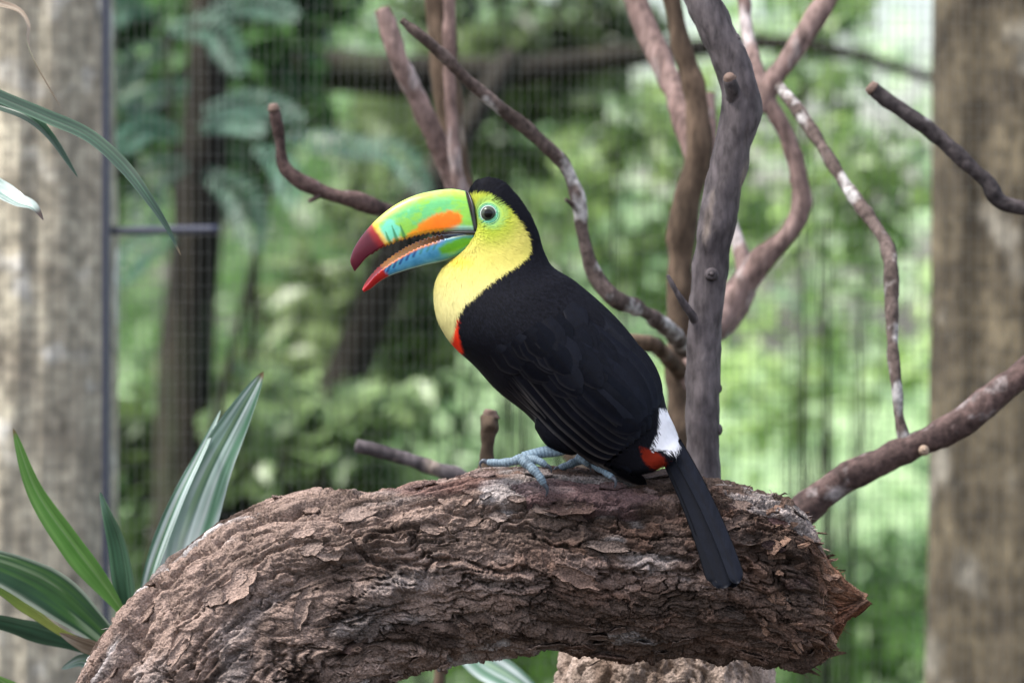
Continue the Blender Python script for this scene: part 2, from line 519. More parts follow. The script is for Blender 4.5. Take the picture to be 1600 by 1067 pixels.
fd = 11.6
ff = empty('frond_shrub', (*P(300, 500, fd)[:2], 0), 'shrub of feathery blue-green fronds beside the pale trunk', 'shrub')
FR = [((265, 45), (330, 45), (375, 110), 40), ((262, 70), (215, 90), (182, 150), 36), ((320, 172), (390, 158), (470, 185), 30), ((310, 200), (360, 190), (410, 205), 26),
      ((290, 255), (245, 270), (225, 345), 48), ((320, 270), (370, 300), (400, 385), 46), ((440, 215), (540, 225), (600, 245), 28), ((560, 225), (620, 240), (665, 300), 34),
      ((280, 210), (230, 200), (180, 235), 34), ((300, 130), (240, 150), (190, 170), 30), ((270, 370), (220, 390), (185, 440), 38), ((400, 230), (440, 260), (455, 320), 32),
      ((330, 15), (400, 5), (460, 25), 34), ((240, 20), (200, 10), (160, 40), 34)]
for i, (a, b, c, w) in enumerate(FR):
    dz = rng.uniform(-0.35, 0.35)
    v, f = frond_geo([(*a, fd + dz), (*b, fd + dz - 0.04), (*c, fd + dz - 0.1)], w * fd / 8000, i)
    cc = np.array(BL) * rng.uniform(0.5, 1.2) + rng.uniform(0, 0.012, 3)
    mesh_obj('frond', v, f, M_FROND, ff, cc, smooth=False)
st = []
for q in ((262, 60), (310, 180), (300, 260), (440, 220), (300, 20)):
    st.append(tube_geo([P(300, 1990, fd), P(296, 900, fd), P(*q, fd)], [0.016, 0.013, 0.005], 24, 6))
v, f, _ = join(st)
mesh_obj('stem', v, f, M_TRUNK_DARK, ff)

# ------------------------------------------------------------------ big blurred trunks at both sides
M_TR_L = bark_mat('pale_trunk_bark', (0.42, 0.39, 0.30), (0.24, 0.215, 0.165), (0.55, 0.54, 0.49), 9, 0.58, bump=0.6, stretch=(1, 1, 1))
M_TR_R = bark_mat('brown_trunk_bark', (0.03, 0.025, 0.018), (0.078, 0.066, 0.044), (0.115, 0.108, 0.09), 9, 0.56, bump=0.6, stretch=(1, 1, 0.8))


def big_trunk(name, cx, D, rad_px, mat, label, seed, lobes, flare=0.0):
    k = D / 8000; n, m = 170, 110
    z = np.linspace(-0.05, 3.4, n); th = np.linspace(0, 2 * math.pi, m, endpoint=False)
    c = P(cx, 533, D)
    r = rad_px * k * (1 + flare * np.exp(-z / 0.5))[:, None] * (1 + lobes[0] * np.cos(lobes[1] * th + lobes[2] + 0.25 * np.sin(z)[:, None]))
    q = np.stack([np.cos(th)[None] * r * 6, np.sin(th)[None] * r * 6, np.repeat(z[:, None], m, 1) * 1.5], -1)
    r = r * (1 + 0.06 * fbm(q, 4, seed)) + 0.012 * fbm(q * np.array([5, 5, 1.2]), 4, seed + 3)
    g = np.stack([c[0] + np.cos(th)[None] * r + 0.03 * np.sin(z * 0.8)[:, None], c[1] + np.sin(th)[None] * r, np.repeat(z[:, None], m, 1)], -1)
    e = empty(name, (c[0], c[1], 0), label, 'tree', 'big trunks framing the netting')
    mesh_obj('trunk', g.reshape(-1, 3), grid_faces(n, m), mat, e)


big_trunk('tree', 10, 8.7, 138, M_TR_L, 'thick pale grey-tan tree trunk at the far left edge', 31, (0.05, 3, 0.4), 0.25)
big_trunk('tree', 1560, 8.9, 126, M_TR_R, 'thick olive brown fluted tree trunk at the far right edge', 37, (0.09, 5, 0.8), 0.15)

# ------------------------------------------------------------------ netting and its steel frame
M_WIRE = plain_mat('netting_wire', (0.10, 0.105, 0.10), 0.6, metallic=0.1)
M_STEEL = plain_mat('painted_steel', (0.018, 0.022, 0.04), 0.45, bump=(40, 0.2))


def netting():
    D = 7.5; e = empty('wire_netting', (0, D, 0), 'fine welded wire netting stretched across behind the branches', 'netting')
    def bars(cent, half, axis):
        n = len(cent); h = np.array(half)
        sg = np.array([(x, y, z) for x in (-1, 1) for y in (-1, 1) for z in (-1, 1)], float)
        v = (cent[:, None] + sg[None] * h).reshape(-1, 3)
        q = np.array([(0, 1, 3, 2), (4, 6, 7, 5), (0, 4, 5, 1), (2, 3, 7, 6), (0, 2, 6, 4), (1, 5, 7, 3)])
        return v, (np.arange(n)[:, None, None] * 8 + q[None]).reshape(-1, 4)
    xs = np.arange(-1.5, 1.5, 0.012); zs = np.arange(0.02, 3.2, 0.024)
    v, f = bars(np.stack([xs + rng.normal(0, 0.0006, len(xs)), np.full(len(xs), D), np.full(len(xs), 1.6)], -1), (0.0003, 0.0003, 1.6), 2)
    mesh_obj('vertical_wire', v, f, M_WIRE, e, smooth=False)['kind'] = 'stuff'
    v, f = bars(np.stack([np.zeros(len(zs)), np.full(len(zs), D + 0.0016), zs], -1), (1.5, 0.00022, 0.00022), 0)
    mesh_obj('horizontal_wire', v, f, M_WIRE, e, smooth=False)['kind'] = 'stuff'
    d2 = 8.5
    fr = empty('steel_frame', (*P(166, 533, d2)[:2], 0), 'dark painted steel post and rail beside the pale trunk', 'frame')
    c = P(166, 533, d2)
    v, f = bars(np.array([[c[0], c[1], 1.6]]), (0.0065, 0.012, 1.6), 2); mesh_obj('post', v, f, M_STEEL, fr, smooth=False)
    a, b = P(174, 361, d2), P(343, 359, d2)
    v, f = tube_geo([a, (a + b) / 2, b], [0.0075] * 3, 12, 10); mesh_obj('rail', v, f, M_STEEL, fr)


netting()

# ------------------------------------------------------------------ bare branches
M_BR_GREY = bark_mat('grey_branch_bark', (0.058, 0.05, 0.053), (0.105, 0.092, 0.095), (0.17, 0.14, 0.12), 24, 0.6, 0.75, 0.6)
M_BR_PINK = bark_mat('pinkish_branch_bark', (0.14, 0.095, 0.084), (0.225, 0.162, 0.146), (0.38, 0.34, 0.33), 22, 0.56, 0.8, 0.6)
M_BR_BROWN = bark_mat('brown_branch_bark', (0.055, 0.04, 0.028), (0.12, 0.085, 0.06), (0.26, 0.235, 0.2), 18, 0.58, 0.8, 0.7)
M_BR_LICH = bark_mat('lichened_branch_bark', (0.05, 0.038, 0.033), (0.12, 0.092, 0.082), (0.36, 0.35, 0.34), 28, 0.53, 0.85, 0.8, (1, 1, 0.8))
M_BR_DARK = bark_mat('dark_branch_bark', (0.03, 0.026, 0.027), (0.065, 0.055, 0.055), (0.20, 0.19, 0.19), 26, 0.62, 0.8, 0.8, (0.8, 1, 0.8))
M_BR_RED = bark_mat('red_brown_branch_bark', (0.05, 0.033, 0.03), (0.105, 0.07, 0.063), (0.24, 0.215, 0.21), 28, 0.58, 0.7, 0.7, (0.8, 1, 0.8))
M_CUT = plain_mat('cut_wood', (0.13, 0.085, 0.065), 0.8, bump=(120, 0.4))
M_CUT_PALE = plain_mat('pale_cut_wood', (0.30, 0.22, 0.16), 0.8, bump=(120, 0.4))


def branch(name, parent, path, mat, n=70, seg=16, noise=0.14, lump=0.1, seed=1):
    pts, rad = px_path(path)
    if name != 'trunk': rad = rad * 0.88
    v, f = tube_geo(pts, rad, int(n * 1.6), seg + 6, noise * 1.9, 42, seed, lump * 1.8)
    return mesh_obj(name, v, f, mat, parent)


def knot(parent, px, py, D, r, mat, d=(0, -1, 0.1)):
    c = P(px, py, D); d = np.array(d, float); d /= np.linalg.norm(d); k = D / 8000 * r
    return mesh_obj('knot', *tube_geo([c - d * k * 1.2, c, c + d * k * 0.55, c + d * k * 0.75, c + d * k * 0.35], [k * 1.5, k * 1.25, k * 0.95, k * 0.55, k * 0.28], 14, 14, 0.12, 90, 3), mat, parent)


# the grey trunk just behind the bird
dA = 6.28
A = empty('dead_tree', P(1100, 2400, dA), 'smooth grey upright dead trunk just behind the tail of the bird', 'dead tree')
branch('trunk', A, [(1110, 2470, dA, 34), (1104, 1100, dA, 30), (1099, 735, dA, 26), (1097, 640, dA, 26.5), (1100, 520, dA, 27), (1108, 430, dA, 27), (1124, 330, dA, 29), (1144, 230, dA, 30),
       (1158, 160, dA, 31), (1146, 105, dA, 30), (1122, 55, dA, 28), (1098, 0, dA, 27), (1060, -90, dA, 28)], M_BR_GREY, 150, 26, 0.09, 0.05, 4)
branch('twig', A, [(1092, 505, dA - 0.01, 12), (1078, 488, dA - 0.02, 9), (1060, 462, dA - 0.03, 6), (1043, 430, dA - 0.03, 3.5)], M_BR_GREY, 24, 10, 0.2, 0.1, 6)
branch('limb_stub', A, [(1150, 150, dA - 0.01, 22), (1143, 132, dA - 0.028, 16), (1140, 122, dA - 0.035, 11)], M_BR_GREY, 20, 14, 0.2, 0.1, 7)
mesh_obj('cut_face', *tube_geo([P(1140, 123, dA - 0.035), P(1139, 118, dA - 0.039)], [0.0082, 0.0055], 4, 12, 0.3, 160), M_CUT, A)
for kx, ky, kd, kr, dd in ((1112, 429, dA - 0.024, 8, (0, -1, 0.1)), (1122, 606, dA - 0.004, 7, (1, -0.4, 0.2)), (1123, 671, dA - 0.004, 7, (1, -0.3, 0)), (1150, 62, dA - 0.005, 9, (1, -0.4, 0.3))):
    knot(A, kx, ky, kd, kr, M_BR_GREY, dd)

# the forked bare tree behind it
d = 7.1
Bt = empty('bare_tree', P(1070, 2330, d), 'many-forked bare brown tree behind the grey upright trunk', 'dead tree')
branch('trunk', Bt, [(1085, 2350, d, 34), (1070, 1100, d, 30), (1062, 700, d, 24), (1062, 560, d, 22), (1062, 450, d, 21), (1070, 330, d, 20), (1092, 240, d, 19), (1086, 150, d, 17), (1062, 60, d, 15), (1040, -40, d, 14)], M_BR_BROWN, 110, 16, 0.14, 0.1, 11)
branch('limb', Bt, [(1090, 270, d + 0.02, 18), (1070, 190, d + 0.08, 21), (1040, 110, d + 0.14, 22), (1008, 40, d + 0.18, 21), (980, -40, d + 0.2, 20)], M_BR_PINK, 50, 16, 0.1, 0.08, 12)
branch('limb', Bt, [(1063, 600, d, 20), (1100, 540, d - 0.02, 20), (1145, 470, d, 24), (1190, 408, d, 21), (1235, 360, d, 17), (1252, 325, d, 17), (1246, 270, d, 16), (1228, 210, d, 14), (1205, 165, d, 13), (1196, 140, d, 13)], M_BR_PINK, 90, 16, 0.12, 0.1, 13)
branch('limb', Bt, [(1120, 520, d + 0.03, 16), (1155, 480, d + 0.08, 20), (1165, 430, d + 0.13, 15), (1150, 370, d + 0.17, 13), (1115, 250, d + 0.2, 13), (1105, 150, d + 0.25, 12)], M_BR_PINK, 50, 12, 0.12, 0.1, 14)
branch('limb', Bt, [(1190, 175, d, 13), (1205, 135, d, 17), (1232, 92, d, 17), (1262, 48, d, 18), (1292, 0, d, 18), (1330, -60, d, 18)], M_BR_PINK, 50, 14, 0.12, 0.1, 15)
branch('limb', Bt, [(1198, 150, d + 0.02, 14), (1178, 95, d + 0.05, 13), (1166, 40, d + 0.08, 12), (1158, -40, d + 0.1, 12)], M_BR_PINK, 40, 12, 0.12, 0.1, 16)
branch('limb', Bt, [(1066, 585, d, 18), (1030, 545, d - 0.1, 15), (1000, 535, d - 0.2, 14), (930, 530, d - 0.2, 13), (860, 540, d - 0.2, 11)], M_BR_BROWN, 40, 12, 0.12, 0.1, 17)
branch('limb', Bt, [(1070, 548, d - 0.1, 15), (1050, 520, d - 0.25, 14), (1000, 483, d - 0.35, 14), (950, 458, d - 0.4, 15), (930, 430, d - 0.4, 14), (912, 370, d - 0.4, 14), (900, 300, d - 0.4, 13), (880, 255, d - 0.4, 13),
       (850, 225, d - 0.42, 12), (790, 175, d - 0.44, 12), (735, 130, d - 0.46, 12), (690, 85, d - 0.48, 11), (655, 55, d - 0.5, 10), (627, 32, d - 0.5, 7)], M_BR_LICH, 150, 14, 0.14, 0.12, 18)
branch('twig', Bt, [(905, 330, d - 0.4, 6), (892, 318, d - 0.42, 5), (884, 312, d - 0.43, 4)], M_BR_LICH, 10, 8)

# the second bare tree, behind the head
d2 = 7.25
Ct = empty('bare_tree', P(930, 2300, d2), 'pinkish bare forked tree rising behind the head of the bird', 'dead tree')
branch('trunk', Ct, [(960, 2350, d2, 36), (945, 1100, d2, 32), (930, 760, d2, 28), (860, 600, d2, 26), (780, 440, d2, 24), (722, 300, d2, 22), (702, 170, d2, 21), (690, 60, d2, 22), (686, -60, d2, 22)], M_BR_BROWN, 100, 16, 0.12, 0.08, 21)
branch('limb', Ct, [(745, 350, d2 - 0.1, 18), (718, 290, d2 - 0.12, 14), (706, 190, d2 - 0.12, 11), (702, 90, d2 - 0.12, 12), (703, -40, d2 - 0.12, 12)], M_BR_PINK, 50, 12, 0.12, 0.08, 22)
branch('limb', Ct, [(760, 380, d2 - 0.05, 20), (705, 275, d2 - 0.08, 19), (680, 215, d2 - 0.1, 19), (650, 150, d2 - 0.12, 18), (622, 90, d2 - 0.14, 17), (604, 35, d2 - 0.14, 15), (596, 14, d2 - 0.14, 13)], M_BR_PINK, 60, 14, 0.12, 0.08, 23)
branch('limb', Ct, [(770, 400, d2 - 0.2, 15), (690, 362, d2 - 0.35, 14), (600, 330, d2 - 0.42, 14), (560, 315, d2 - 0.45, 14), (500, 298, d2 - 0.46, 13), (462, 278, d2 - 0.47, 13), (445, 262, d2 - 0.47, 14), (438, 220, d2 - 0.47, 11), (430, 180, d2 - 0.47, 11), (427, 166, d2 - 0.47, 9)], M_BR_RED, 100, 14, 0.13, 0.12, 24)
mesh_obj('cut_face', *tube_geo([P(428, 172, d2 - 0.472), P(427, 163, d2 - 0.474)], [0.009, 0.006], 4, 10), M_CUT, Ct)
branch('twig', Ct, [(505, 300, d2 - 0.46, 7), (492, 310, d2 - 0.47, 5), (484, 314, d2 - 0.48, 4)], M_BR_RED, 10, 8)

# right hand branch with its side shoot
d3 = 6.55
Dt = empty('bare_branch', P(1120, 2400, d3), 'thick red-brown branch curving up from the broken log end', 'branch')
branch('limb', Dt, [(1100, 2440, d3, 40), (1110, 1250, d3, 36), (1160, 900, d3, 30), (1265, 790, d3, 27), (1320, 748, d3, 27), (1380, 718, d3, 27), (1430, 695, d3, 27), (1490, 668, d3, 26), (1550, 622, d3, 26), (1610, 575, d3, 26), (1700, 500, d3, 26), (1860, 420, d3, 25)], M_BR_RED, 170, 20, 0.1, 0.1, 31)
branch('side_shoot', Dt, [(1418, 700, d3, 14), (1409, 672, d3, 11), (1401, 610, d3, 11), (1394, 520, d3 + 0.03, 12), (1393, 430, d3 + 0.06, 13), (1386, 385, d3 + 0.1, 13), (1362, 345, d3 + 0.15, 12), (1318, 285, d3 + 0.2, 11), (1282, 225, d3 + 0.25, 11), (1245, 170, d3 + 0.3, 11), (1218, 135, d3 + 0.35, 9)], M_BR_LICH, 130, 14, 0.14, 0.13, 32)
knot(Dt, 1444, 703, d3 - 0.02, 6, M_CUT_PALE)
knot(Dt, 1332, 728, d3 - 0.012, 6, M_BR_RED)

d4 = 6.6
Et = empty('bare_branch', P(1800, 345, d4), 'cut-ended dark branch reaching in front of the brown trunk', 'branch')
branch('limb', Et, [(1800, 350, d4, 15), (1640, 328, d4, 14), (1590, 324, d4, 13), (1562, 314, d4, 14), (1542, 285, d4, 14), (1510, 255, d4, 14), (1470, 218, d4, 14), (1420, 180, d4, 14), (1380, 152, d4, 14), (1362, 138, d4, 13)], M_BR_DARK, 90, 16, 0.12, 0.1, 41)
mesh_obj('cut_face', *tube_geo([P(1365, 140, d4 - 0.001), P(1358, 134, d4 - 0.002)], [0.0105, 0.008], 4, 12), M_CUT, Et)

d5 = 6.45
Ft = empty('branch_stub', P(757, 1000, d5), 'short cut branch stub standing up behind the log', 'branch')
branch('limb', Ft, [(752, 1000, d5, 16), (756, 760, d5, 12), (759, 715, d5, 12), (761, 680, d5, 12), (762, 664, d5, 16), (765, 650, d5, 14)], M_BR_BROWN, 70, 18, 0.4, 0.15, 51)
mesh_obj('cut_face', *tube_geo([P(765, 652, d5 - 0.003), P(767, 640, d5 - 0.003)], [0.0105, 0.006], 5, 14, 0.5, 110), M_CUT, Ft)
Gt = empty('bare_branch', P(820, 800, 6.8), 'blunt grey branch end lying low behind the log', 'branch')
branch('limb', Gt, [(860, 800, 6.8, 18), (740, 752, 6.8, 16), (680, 732, 6.8, 15), (620, 712, 6.8, 15), (575, 700, 6.8, 14), (556, 695, 6.8, 11)], M_BR_GREY, 40, 14, 0.16, 0.12, 61)

#@@LOG
# ================================================================== THE LOG
LY = 6.065
M_LOG = vcol_mat('log_bark', rough=0.9, spec=0.1, var=0.6, varscale=420, bump=(300, 1.0, 0.004, 12))


def loft(sec, n, th, power=1.0, ydir=(0, 1, 0)):
    """sec rows: T.x T.y T.z B.x B.y B.z half_depth (metres) -> grid (n, len(th), 3); th=0 at T, th=pi/2 towards the camera"""
    c = (sec[:, 0:3] + sec[:, 3:6]) / 2
    s = spline(np.c_[c, sec], n)[:, 3:]
    T, B, h = s[:, 0:3], s[:, 3:6], s[:, 6]
    c = (T + B) / 2; a = (T - B) / 2
    ct, sn = np.cos(th), np.sin(th)
    ct = np.sign(ct) * np.abs(ct) ** power; sn = np.sign(sn) * np.abs(sn) ** power
    return c[:, None] + a[:, None] * ct[None, :, None] - np.array(ydir)[None, None] * (h[:, None] * sn[None])[..., None]


def sections(rows):
    """rows (Tx,Ty,Bx,By,hd_px,y)"""
    r = np.asarray(rows, float)
    return np.c_[P(r[:, 0], r[:, 1], r[:, 5]), P(r[:, 2], r[:, 3], r[:, 5]), r[:, 4] * K]


def strata(q, seed):
    t = fbm(q, 4, seed) * 4.5
    fl = np.floor(t); fr = t - fl
    return (fl + sst(0.72, 1.0, fr) + fr * 0.25) / 4.5


def bark_height(s, X, seed=0):
    """s: distance along the grain, X: (…,2) cross-section coordinates; returns height in m, plate id, crack mask"""
    q = np.concatenate([s[..., None], X], -1)
    w = 0.018 * np.stack([fbm(q * 22 + 5 * k, 3, seed + 50 + k) for k in range(3)], -1)
    qw = q + w
    f1, f2, cid, off = voronoi(qw * np.array([4.6, 15, 15]), seed + 1)
    crack = 1 - sst(0.01, 0.11, f2 - f1)
    g1, g2, gid, goff = voronoi((qw + w * 0.6) * np.array([17, 58, 58]), seed + 2)
    crack2 = 1 - sst(0.01, 0.14, g2 - g1)
    h = 0.013 * fbm(q * np.array([6, 9, 9]), 3, seed + 3)
    big = strata(qw * np.array([4, 17, 17]), seed + 4)
    h += 0.020 * big + 0.0026 * strata(qw * np.array([11, 50, 50]), seed + 5)
    h += (cid - 0.5) * 0.011 + off[..., 0] * 0.007 - 0.010 * crack * (0.3 + cid)
    h += (gid - 0.5) * 0.003 + goff[..., 0] * 0.002 - 0.0022 * crack2
    # long narrow splits along the grain, crumbly surface between them
    sp = np.abs(fbm(qw * np.array([9, 60, 60]), 4, seed + 6))
    h -= 0.011 * (1 - sst(0.0, 0.08, sp))
    sp2 = np.abs(fbm(qw * np.array([22, 130, 130]) + 3, 4, seed + 8))
    h -= 0.0022 * (1 - sst(0.0, 0.07, sp2))
    h += 0.0027 * (0.35 + 0.9 * sst(-0.2, 0.3, fbm(q * np.array([8, 22, 22]), 2, seed + 31))) * fbm(q * np.array([90, 190, 190]), 4, seed + 7, 0.7)
    return h, cid, gid, crack, q


def log_colours(q, px, py, cid, gid, seed=0):
    n1 = fbm(q * np.array([7, 16, 16]), 4, seed + 11); n2 = fbm(q * np.array([16, 40, 40]), 4, seed + 12); n3 = fbm(q * np.array([10, 20, 20]) + 9, 3, seed + 13)
    tan = np.array((0.235, 0.172, 0.142)); dark = np.array((0.048, 0.033, 0.026)); red = np.array((0.115, 0.066, 0.048))
    grey = np.array((0.34, 0.295, 0.275)); lich = np.array((0.52, 0.49, 0.48)); plum = np.array((0.125, 0.078, 0.08))
    right = sst(640, 900, px + 120 * n1 - 0.35 * (py - 880))
    c = mix(tan, dark * 1.15, sst(-0.05, 0.5, n2 + (cid - 0.5) * 0.5))
    c = mix(c, mix(dark, red, sst(-0.2, 0.4, n1 + (gid - 0.5) * 0.4)), right * 0.8)
    c = mix(c, grey, sst(0.12, 0.42, n1 + 0.3 * n2) * 0.5 * (1 - 0.6 * right))
    c = mix(c, lich, sst(0.30, 0.5, n3 + 0.35 * n2) * 0.75 * (1 - 0.6 * right))
    c = mix(c, plum, sst(0.84, 0.9, cid) * sst(-0.1, 0.2, n3) * 0.75)
    c = c * (0.8 + 0.3 * gid + 0.3 * fbm(q * np.array([150, 300, 300]), 3, seed + 15))[..., None]
    return c


def make_log():
    e = empty('log', P(100, 2466, LY), 'thick arched log with flaking brown bark under the bird', 'log')
    rows = [(-190, 2480, 330, 2480, 190, LY), (-110, 1750, 390, 1750, 180, LY), (-40, 1400, 470, 1440, 170, LY), (40, 1210, 540, 1250, 160, LY), (120, 1070, 590, 1110, 150, LY), (196, 958, 615, 1066, 142, LY),
            (280, 872, 652, 1052, 135, LY), (372, 812, 692, 1044, 130, LY), (490, 780, 735, 1030, 125, LY), (600, 757, 782, 1021, 120, LY), (690, 736, 825, 1016, 117, LY), (775, 727, 872, 1012, 115, LY),
            (860, 727, 925, 1020, 114, LY), (950, 734, 985, 1024, 114, LY), (1045, 736, 1056, 1020, 114, LY), (1120, 735, 1125, 1022, 114, LY), (1185, 748, 1195, 1036, 114, LY), (1238, 766, 1255, 1046, 110, LY),
            (1266, 800, 1285, 1030, 96, LY), (1290, 862, 1300, 1010, 62, LY - 0.02), (1318, 898, 1316, 985, 40, LY - 0.035), (1345, 922, 1338, 956, 18, LY - 0.045), (1357, 931, 1355, 936, 3, LY - 0.05)]
    sec = sections(rows)
    n0 = 1250
    # angles: dense towards the camera, sparse behind
    t1 = np.linspace(-0.35, math.pi + 0.35, 300); t2 = np.linspace(math.pi + 0.35, 2 * math.pi - 0.35, 60)[1:-1]
    th = np.r_[t1, t2]
    g = loft(sec, 2400, th, 0.92)
    cz = g.mean(1)
    # thin out the part below the frame
    low = cz[:, 2] < P(0, 1180, LY)[2]
    idx = np.r_[np.where(low)[0][::7], np.where(~low)[0]]
    # about 1.2 mm steps in view
    vis = np.where(~low)[0]
    idx = np.r_[np.where(low)[0][::7], vis[::max(1, int(round(len(vis) / n0)))], [len(g) - 1]]
    idx = np.unique(idx); g = g[idx]
    c = g.mean(1)
    s = np.r_[0, np.cumsum(np.linalg.norm(np.diff(c, axis=0), axis=1))]
    S = np.repeat(s[:, None], len(th), 1)
    r0 = 0.115
    X = np.stack([np.cos(th) * r0, np.sin(th) * r0], -1)[None].repeat(len(g), 0)
    # the grain twists a little
    tw = 0.5 * np.sin(S * 2.2) * 0.25
    X = np.stack([np.cos(th + tw) * r0, np.sin(th + tw) * r0], -1)
    h, cid, gid, crack, q = bark_height(S, X, 3)
    nrm = grid_normals(g)
    if ((nrm * (g - c[:, None])).sum(-1)).mean() < 0: nrm = -nrm
    pxg, pyg = to_px(g)
    endm = sst(1225, 1290, pxg)
    h = h * (1 - 0.5 * endm) + endm * 0.010 * (strata(q * np.array([12, 60, 60]), 77) + 0.4 * fbm(q * np.array([40, 130, 130]), 3, 78))
    # worn smoother along the top, where birds perch
    worn = sst(700, 760, pxg) * sst(1060, 990, pxg) * sst(0.45, 0.75, np.cos(th))[None]
    h = h * (1 - worn) + worn * (0.0035 + 0.35 * h)
    g2 = g + nrm * (h - 0.002)[..., None]
    g2[-1] = g2[-1].mean(0)
    pxg, pyg = to_px(g2)
    col = log_colours(q, pxg, pyg, cid, gid)
    wood = mix((0.21, 0.115, 0.075), (0.13, 0.085, 0.06), sst(-0.2, 0.3, fbm(q * np.array([14, 90, 90]), 3, 60)))
    fresh = mix((0.21, 0.095, 0.055), (0.12, 0.06, 0.04), sst(-0.3, 0.3, fbm(q * np.array([20, 120, 120]), 3, 61)))
    fm = sst(1285, 1312, pxg) * sst(-25, 10, pyg - 955 + (1357 - pxg) * 0.25)
    col = mix(mix(col, wood, sst(1262, 1300, pxg)), fresh, fm)
    # the skinned red-brown strip along the top
    strip = sst(16, 6, np.abs(pyg - (762 - (pxg - 600) * 0.05) - 6 * np.sin(pxg * 0.03))) * sst(575, 620, pxg) * sst(800, 740, pxg)
    col = mix(col, (0.12, 0.06, 0.052), strip * 0.6)
    mesh_obj('bark', g2.reshape(-1, 3), grid_faces(*g2.shape[:2])[:, ::-1], M_LOG, e, col.reshape(-1, 3))
    return e, g2, nrm, c, S, col


LOG, LG, LN, LC, LS, LCOL = make_log()


